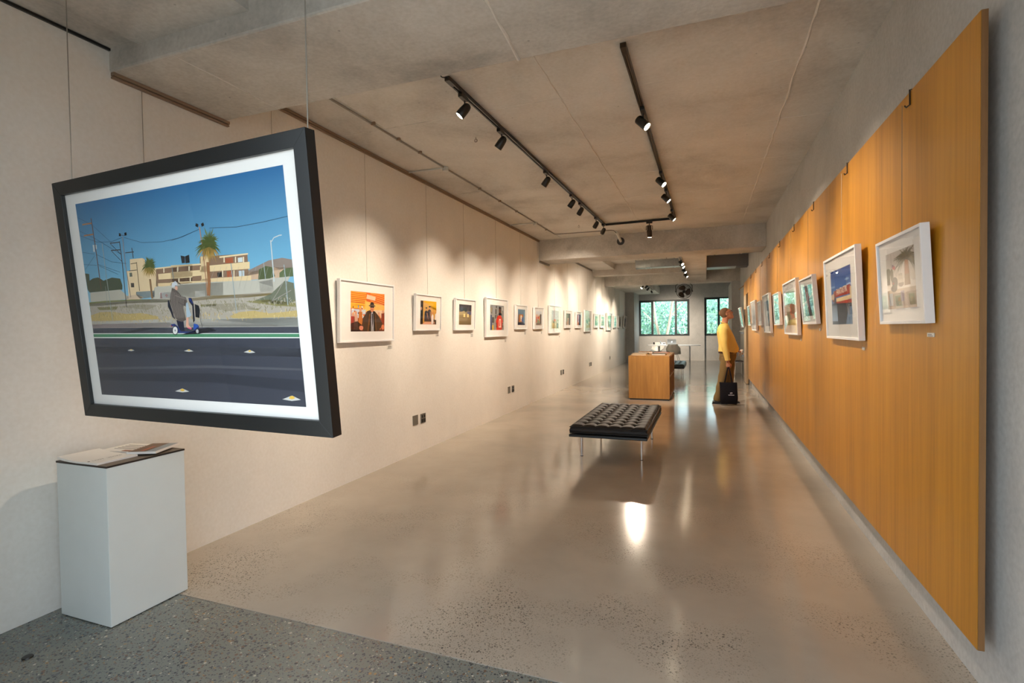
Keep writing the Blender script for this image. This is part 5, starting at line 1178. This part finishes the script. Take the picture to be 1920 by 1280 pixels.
MB().tube([(-.09, -.08, .07), (-.09, -.05, .10), (-.09, .06, .145), (-.09, .1, .13)], [.026, .02, .02, .026], 10).build('handset', M['steel'], ph, True)
MB().box(.0, .1, -.06, .03, .062, .082).build('keypad', M['black_plastic'], ph)

# ================================================================== fan hung near the rear
fn = thing('ceiling_fan', 'dark caged three blade fan hung before the rear window', 'fan', (-.68, 18.45, 2.672)); fn.rotation_euler = (.25, 0, .0)
R_ = .245
cage = MB()
for y, r in ((-.07, R_ * .6), (0, R_), (.05, R_ * .8)): cage.tube([(r*math.cos(a), y, r*math.sin(a)) for a in [i*2*PI/32 for i in range(32)]], .005 if r < R_ else .010, 6, closed=True)
for k in range(12):
    a = k * 2 * PI / 12; c, s_ = math.cos(a), math.sin(a); cage.tube([(.04*c, -.085, .04*s_), (.14*c, -.07, .14*s_), (.2*c, -.05, .2*s_), (R_*c, 0, R_*s_), (.2*c, .05, .2*s_)], .0022, 4)
cage.build('cage', M['black_metal'], fn)
MB().lathe([(0, -.09), (.04, -.09), (.05, -.07), (.05, .1), (.03, .12), (0, .12)], look((0, 1, 0)), 16).build('motor', M['black_metal'], fn, True)
for k in range(3):
    b = MB(); a0 = PI/2 + .2 + k * 2 * PI / 3; g = []
    for i in range(7):
        r = .045 + (.215 - .045) * i / 6; w = .3 + .62 * math.sin(PI * (.12 + .75 * i / 6))
        for j in range(5):
            a = a0 + w * (j / 4 - .5) * 1.7 + i * .05; g.append((r*math.cos(a), -.03 + .02 * (j - 2) / 2 , r*math.sin(a)))
    b.add(g, [(i*5 + j, (i+1)*5 + j, (i+1)*5 + j + 1, i*5 + j + 1) for i in range(6) for j in range(4)])
    bo = b.build('blade', M['bronze_metal'], fn, True); sd = bo.modifiers.new('solid', 'SOLIDIFY'); sd.thickness = .004
MB().tube([(-R_ - .02, 0, 0), (-R_ - .02, .0, .2), (-R_ + .06, .0, R_ + .03), (R_ - .06, 0, R_ + .03), (R_ + .02, 0, .2), (R_ + .02, 0, 0)], .011, 8).build('yoke', M['black_metal'], fn, True)
MB().cyl((0, 0, R_ + .02), (0, -.12, .62), .014).build('hanger', M['black_metal'], fn)
for x in (-1, 1): MB().cyl((x*(R_ + .045), 0, 0), (x*(R_), 0, 0), .016).build('knob', M['black_metal'], fn)

# ================================================================== ducts
d1 = thing('air_duct', 'silver galvanised air duct left of the lengthwise beam', 'duct', (-1.78, 14.4, 3.085))
MB().box(0, 1.22, 0, .35, 0, .2).build('duct_body', M['steel'], d1, False, .004)
for x in (.0, .24, .37, 1.0): MB().box(x, x + .02, -.012, .36, -.012, .212).build('flange', M['steel'], d1)
for x in (.2, .8): MB().cyl((x, .17, .2), (x, .17, .305), .006).build('hanger_rod', M['wire'], d1)
d2 = thing('air_duct', 'dark grey air duct with pale lower edge right of the lengthwise beam', 'duct', (.035, 14.4, 2.99))
MB().box(0, .985, 0, .5, .012, .31).build('duct_body', plain('painted_duct', '6E6E72', .6), d2); MB().box(0, .7, -.012, .5, 0, .012).build('lower_lip', M['alu'], d2)
for x in (.2, .8): MB().cyl((x, .25, .31), (x, .25, .63), .006).build('hanger_rod', M['wire'], d2)

# ================================================================== shelf corner right of the panelling
for z, l in ((1.31, 'upper'), (.68, 'lower')):
    t = thing('wall_shelf', '%s small white wall shelf beyond the far end of the panelling' % l, 'shelf', (XR, 16.0, z)); MB().box(-.10, 0, -.5, .5, 0, .025).build('board', M['white_plastic'], t)
    for y in (-.35, .35): MB().box(-.08, 0, y - .01, y + .01, -.06, 0).build('bracket', M['alu'], t)
t = thing('timber_bracket', 'small slanting timber bracket high beyond the panelling', 'bracket', (XR, 16.2, 2.5)); MB().add([(-.13, -.03, 0), (0, -.03, .1), (0, .03, .1), (-.13, .03, 0), (-.13, -.03, .03), (0, -.03, .14), (0, .03, .14), (-.13, .03, .03)], [(0,3,2,1),(4,5,6,7),(0,1,5,4),(1,2,6,5),(2,3,7,6),(3,0,4,7)]).build('timber', M['pale_wood'], t)
ch = thing('side_chair', 'low chair with dark wooden seat and bent chrome legs behind the visitor', 'chair', (.82, 16.6, 0))
MB().box(-.02, .2, -.22, .22, .43, .455).build('seat', plain('dark_seat_wood', '4A3224', .4), ch, False, .006)
for y in (-.2, .2):
    MB().tube([(-.03, y, .0), (-.01, y, .38), (.02, y, .43), (.18, y, .43), (.19, y, .36), (.195, y, .0)], .010, 8).build('leg', M['chrome'], ch, True)
    
# floor outlet near the plinth
t = thing('floor_plug', 'small black round plug in the floor at the near left corner', 'plug', (-2.883, 1.392, -.001)); MB().lathe([(0, 0), (.022, 0), (.02, .006), (0, .006)], n=18).build('cap', M['black_plastic'], t, True)

# ================================================================== visitor
def cloth(name, col, sc=60): return plain(name, col, .85, 0, .2, .08, sc, .06)
SKIN = plain('skin', 'C58A6C', .55, 0, .35, .05); SHIRT = cloth('yellow_shirt', 'E8C66E'); TROU = cloth('khaki_trousers', '7A6440'); HAIR = plain('brown_grey_hair', '7A5C44', .7, 0, .3, .3, 90, .3)
BLK = plain('black_shoe_leather', '171513', .4)
ps = thing('person', 'person in yellow shirt and khaki trousers looking up at pictures, holding black tote', 'person', (.33, 10.62, 0))
def ering(c, rx, ry, tilt=0, n=20):
    c = Vector(c); out = []
    for j in range(n):
        a = 2*PI*j/n; x, y = rx*math.cos(a), ry*math.sin(a); out.append(c + Vector((x*math.cos(tilt), y, x*math.sin(tilt))))
    return out
def limb(b, pts, rad, n=14): b.tube(pts, rad, n)
def remesh(o, vox, it=6):
    baked(o, [('REMESH', dict(mode='VOXEL', voxel_size=vox)), ('SMOOTH', dict(factor=.5, iterations=it))])
    for f in o.data.polygons: f.use_smooth = True
    return o
# skin body : torso, neck, head, arms, hands, legs in one surface
b = MB()
b.rings([ering((.06, 0, .82), .11, .15), ering((.065, 0, .98), .12, .15), ering((.05, 0, 1.15), .11, .15), ering((.0, 0, 1.35), .10, .17), ering((-.01, 0, 1.45), .07, .12), ering((.0, 0, 1.50), .055, .07)])
limb(b, [(-.01, 0, 1.45), (.015, 0, 1.56), (.03, 0, 1.65)], [.062, .058, .058])
TH = Euler((0, -.42, 0)).to_matrix().to_4x4()      # head tipped back
hc = Vector((.045, 0, 1.695))
def hp(x, y, z): return hc + TH @ Vector((x, y, z))
b.ellipsoid(hc + TH @ Vector((-.01, 0, .03)), (.098, .076, .09), TH, 20, 13)
b.rings([[hp(cx + rx*math.cos(2*PI*j/16), ry*math.sin(2*PI*j/16), z) for j in range(16)] for z, cx, rx, ry in ((-.115, .055, .022, .022), (-.10, .045, .045, .042), (-.06, .025, .066, .060), (-.01, .015, .078, .068), (.04, .005, .085, .073))])
b.rings([[hp(*(Vector(c) + Vector((0, w*math.cos(2*PI*j/8), 0)) + Vector((w*.8*math.sin(2*PI*j/8), 0, 0)))) for j in range(8)] for c, w in (((.086, 0, .035), .008), ((.098, 0, .005), .011), ((.108, 0, -.022), .014), ((.09, 0, -.034), .014))])
b.ellipsoid(hp(.085, 0, .042), (.014, .05, .010), TH, 12, 7)          # brow
b.ellipsoid(hp(.086, 0, -.06), (.010, .024, .007), TH, 10, 7); b.ellipsoid(hp(.084, 0, -.073), (.010, .022, .007), TH, 10, 7)  # lips
for s_ in (-1, 1):
    b.ellipsoid(hp(-.005, s_*.074, -.005), (.018, .009, .032), TH, 10, 7)
def hand(b, wrist, fwd, palm_n, side, curl, s=1.0):
    """fwd: finger direction, palm_n: direction the palm faces, side: towards the thumb"""
    w, f, p, t = Vector(wrist), Vector(fwd).normalized(), Vector(palm_n).normalized(), Vector(side).normalized()
    b.rings([[w + f*d*s + t*(hw*math.cos(2*PI*j/12))*s + p*(.014*math.sin(2*PI*j/12))*s for j in range(12)] for d, hw in ((-.02, .026), (.02, .034), (.06, .040), (.09, .038))])
    for k, (off, ln) in enumerate(((.028, .072), (.0095, .08), (-.009, .074), (-.027, .058))):
        q = w + (f*.085 + t*off)*s; path = [q]; ang = 0
        for seg in range(3):
            ang += curl * (.8 if seg == 0 else 1.0); q = q + (f*math.cos(ang) + p*math.sin(ang)) * ln * (.42, .32, .26)[seg] * s; path.append(q)
        b.tube(path, [.0095*s, .009*s, .0085*s, .007*s], 8)
    q = w + (f*.025 + t*.03)*s; path = [q, q + (f*.03 + t*.022 + p*.008)*s, q + (f*.055 + t*.022 + p*.024)*s, q + (f*.072 + t*.012 + p*.036)*s]
    b.tube(path, [.013*s, .0115*s, .010*s, .008*s], 8)
# near (right) arm hanging, fist round the bag handles
limb(b, [(-.02, -.16, 1.40), (-.02, -.215, 1.33), (.0, -.25, 1.10), (.045, -.265, .84), (.05, -.265, .80)], [.055, .055, .045, .032, .029])
hand(b, (.052, -.267, .80), (.08, -.02, -1), (0, 1, 0), (1, .1, 0), 1.15)
# far (left) arm bent, holding a folded paper
limb(b, [(-.02, .16, 1.40), (-.02, .21, 1.33), (-.01, .25, 1.10), (.17, .18, 1.0), (.2, .16, .99)], [.055, .055, .045, .034, .029])
hand(b, (.20, .16, .99), (1, -.3, -.15), (0, -.6, -1), (0, -1, .4), .55)
limb(b, [(.05, -.09, .9), (-.03, -.095, .50), (-.13, -.10, .09)], [.085, .058, .045]); limb(b, [(.07, .09, .9), (.075, .095, .50), (.075, .10, .09)], [.085, .058, .045])
remesh(b.build('body', SKIN, ps), .0058, 3)
# shirt
b = MB()
b.rings([ering((.062, 0, .95), .150, .175), ering((.068, 0, .985), .172, .192), ering((.075, 0, 1.04), .180, .200), ering((.065, 0, 1.12), .172, .200), ering((.03, 0, 1.25), .150, .205), ering((.0, 0, 1.36), .132, .205), ering((-.012, 0, 1.43), .108, .17), ering((-.005, 0, 1.49), .082, .105), ering((.0, 0, 1.52), .066, .076)])
for s_ in (-1, 1): b.ellipsoid((-.015, s_*.165, 1.395), (.085, .075, .07))
b.tube([(-.02, -.17, 1.40), (-.02, -.22, 1.31), (-.005, -.255, 1.19), (.0, -.262, 1.10), (.02, -.266, .98), (.042, -.268, .87), (.045, -.268, .835)], [.074, .076, .070, .066, .058, .046, .043], 16)
b.tube([(-.02, .17, 1.40), (-.02, .22, 1.31), (-.012, .255, 1.19), (0, .255, 1.10), (.08, .22, 1.04), (.16, .185, 1.005)], [.074, .076, .070, .066, .056, .044], 16)
sh = remesh(b.build('shirt', SHIRT, ps), .0085, 4)
def fold(me, fn):
    d = [v.co + v.normal * fn(v.co) for v in me.vertices]
    me.vertices.foreach_set('co', [x for p in d for x in p]); me.update()
fold(sh.data, lambda c: (.004 * math.sin(19*c.z + 9*c.x + 16*c.y) * math.sin(17*c.y + 5*c.z + 11*c.x) + .0015 * math.sin(42*c.z + 31*c.x + 13*c.y)))
MB().tube([(.0 + .070*math.cos(a), .074*math.sin(a), 1.525 - .025*math.cos(a)) for a in [i*2*PI/20 + .3 for i in range(18)]], .009, 8).build('collar', SHIRT, sh, True)
MB().tube([(.046 + .0, -.268 + .0, .865), (.048, -.268, .832)], [.048, .046], 16).build('cuff', SHIRT, sh, True)
# trousers, belt, shoes
b = MB()
b.rings([ering((.062, 0, 1.0), .142, .165), ering((.06, 0, .93), .150, .178), ering((.055, 0, .84), .145, .180), ering((.05, 0, .78), .12, .17)])
b.tube([(.045, -.088, .86), (.02, -.09, .70), (-.035, -.095, .48), (-.10, -.10, .22), (-.145, -.10, .055)], [.115, .104, .082, .068, .064], 16)
b.tube([(.075, .088, .86), (.08, .09, .70), (.085, .095, .48), (.08, .10, .22), (.075, .10, .055)], [.115, .104, .082, .068, .064], 16)
tr = remesh(b.build('trousers', TROU, ps), .0085, 4)
fold(tr.data, lambda c: .005 * math.sin(30*c.z + 14*c.x) * math.sin(22*c.y + 4))
MB().rings([ering((.062, 0, z), rx, ry, 0, 32) for z, rx, ry in ((.955, .163, .182), (.962, .168, .187), (.988, .168, .187), (.995, .160, .18))]).build('belt', plain('brown_belt', '4A2E1E', .5), ps, True)
MB().box(.222, .234, -.025, .025, .956, .994).build('belt_buckle', M['alu'], ps)
for x, y, n in ((-.145, -.10, 0), (.075, .10, 1)):
    b = MB(); L_ = [(-.075, .036, .02), (-.07, .042, .055), (-.01, .044, .075), (.05, .045, .06), (.12, .048, .045), (.17, .040, .035), (.195, .02, .02)]
    b.rings([[Vector((x + dx, y + hw*math.cos(2*PI*j/14), max(.004, h*.5 + h*.5*math.sin(2*PI*j/14) + .004))) for j in range(14)] for dx, hw, h in L_])
    so = b.build('shoe', BLK, ps, True, 0, 60)
    MB().prism([(x - .078, .0), (x + .19, .0), (x + .205, .012), (x - .08, .014)], y - .044, y + .044).build('sole', M['black_plastic'], so)
# hair, glasses
b = MB(); b.ellipsoid(hc + TH @ Vector((-.022, 0, .045)), (.104, .084, .088), TH, 20, 13); b.ellipsoid(hc + TH @ Vector((-.04, 0, -.0)), (.066, .077, .075), TH, 16, 9)
hr = b.build('hair', HAIR, ps)
hco = []
for v in hr.data.vertices:
    q = TH.inverted() @ (v.co - hc)
    if q.x > .045: q.x = .045 + (q.x - .045) * .25
    if q.x > .0 and q.z < .055: q = q * .86
    hco += list(hc + TH @ q)
hr.data.vertices.foreach_set('co', hco)
remesh(hr, .006, 3)
gl = MB()
for s_ in (-1, 1):
    gl.tube([hp(.100, s_*.034 + .024*math.cos(a), .018 + .018*math.sin(a)) for a in [i*PI/8 for i in range(16)]], .0022, 6, closed=True)
    gl.tube([hp(.098, s_*.058, .022), hp(.05, s_*.078, .02), hp(-.005, s_*.08, .018)], .0022, 6)
gl.tube([hp(.102, -.011, .022), hp(.104, 0, .025), hp(.102, .011, .022)], .0022, 6); gl.build('glasses', M['black_metal'], ps)
eyes = MB()
for s_ in (-1, 1): eyes.ellipsoid(hp(.086, s_*.032, .016), (.008, .013, .008), TH, 10, 7)
eyes.build('eyes', plain('eye', 'D8D0C8', .3), ps, True)
# black tote bag with a pale mark
tg = thing('tote_bag', 'black cloth tote bag with a small white mark hanging from the hand', 'bag', (.395, 10.345, .03))
TOTE = cloth('black_tote_cloth', '17151C', 30)
n = 24; rr = []
for z, w, d, x in ((0, .13, .045, .0), (.02, .148, .06, .0), (.12, .155, .062, .0), (.25, .150, .05, -.004), (.36, .150, .034, -.008), (.395, .152, .022, -.012)):
    rr.append([Vector((x + w * (1 if abs(math.cos(a)) > 0 else 0) * (abs(math.cos(a)) ** .5) * (1 if math.cos(a) >= 0 else -1), d * (abs(math.sin(a)) ** .7) * (1 if math.sin(a) >= 0 else -1), z + .006*math.sin(3*a))) for a in [2*PI*j/n for j in range(n)]])
bg = MB(); bg.rings(rr); bo = bg.build('bag_body', TOTE, tg, True, 0, 70)
for y in (-.018, .018): MB().add(*[(lambda P: (sum([[Vector(p) + Vector((-.011, 0, 0)), Vector(p) + Vector((.011, 0, 0)), Vector(p) + Vector((.011, .003, 0)), Vector(p) + Vector((-.011, .003, 0))] for p in P], []), sum([[(4*i + j, 4*i + (j+1) % 4, 4*i + 4 + (j+1) % 4, 4*i + 4 + j) for j in range(4)] for i in range(len(P) - 1)], [])))([(-.075, y, .37), (-.05, y, .5), (-.022, y*.6, .64), (-.006, 0, .685), (.012, y*.6, .64), (.038, y, .5), (.06, y, .37)])][0]).build('handle', TOTE, tg)
WM = plain('white_print_mark', 'D8D4DC', .7)
mk = MB(); mk.tube([(.02, -.068, .195), (.022, -.0685, .215), (.032, -.069, .218), (.038, -.069, .205), (.042, -.069, .216), (.052, -.068, .218), (.056, -.067, .198)], .0035, 6); mk.tube([(.03, -.0685, .185), (.05, -.068, .222)], .0025, 6); mk.build('logo', WM, bo)
MB().box(-.012, .088, -.0675, -.066, .166, .176).build('printed_lines', WM, bo)
# folded leaflet in the far hand
pf = thing('leaflet', 'pale folded leaflet held at the belly of the person', 'paper', (.33 + .268, 10.62 + .10, .90), (0, .35, .3))
MB().box(-.002, .002, -.06, .06, 0, .13).box(.003, .006, -.058, .058, .005, .126).build('sheets', M['paper'], pf)
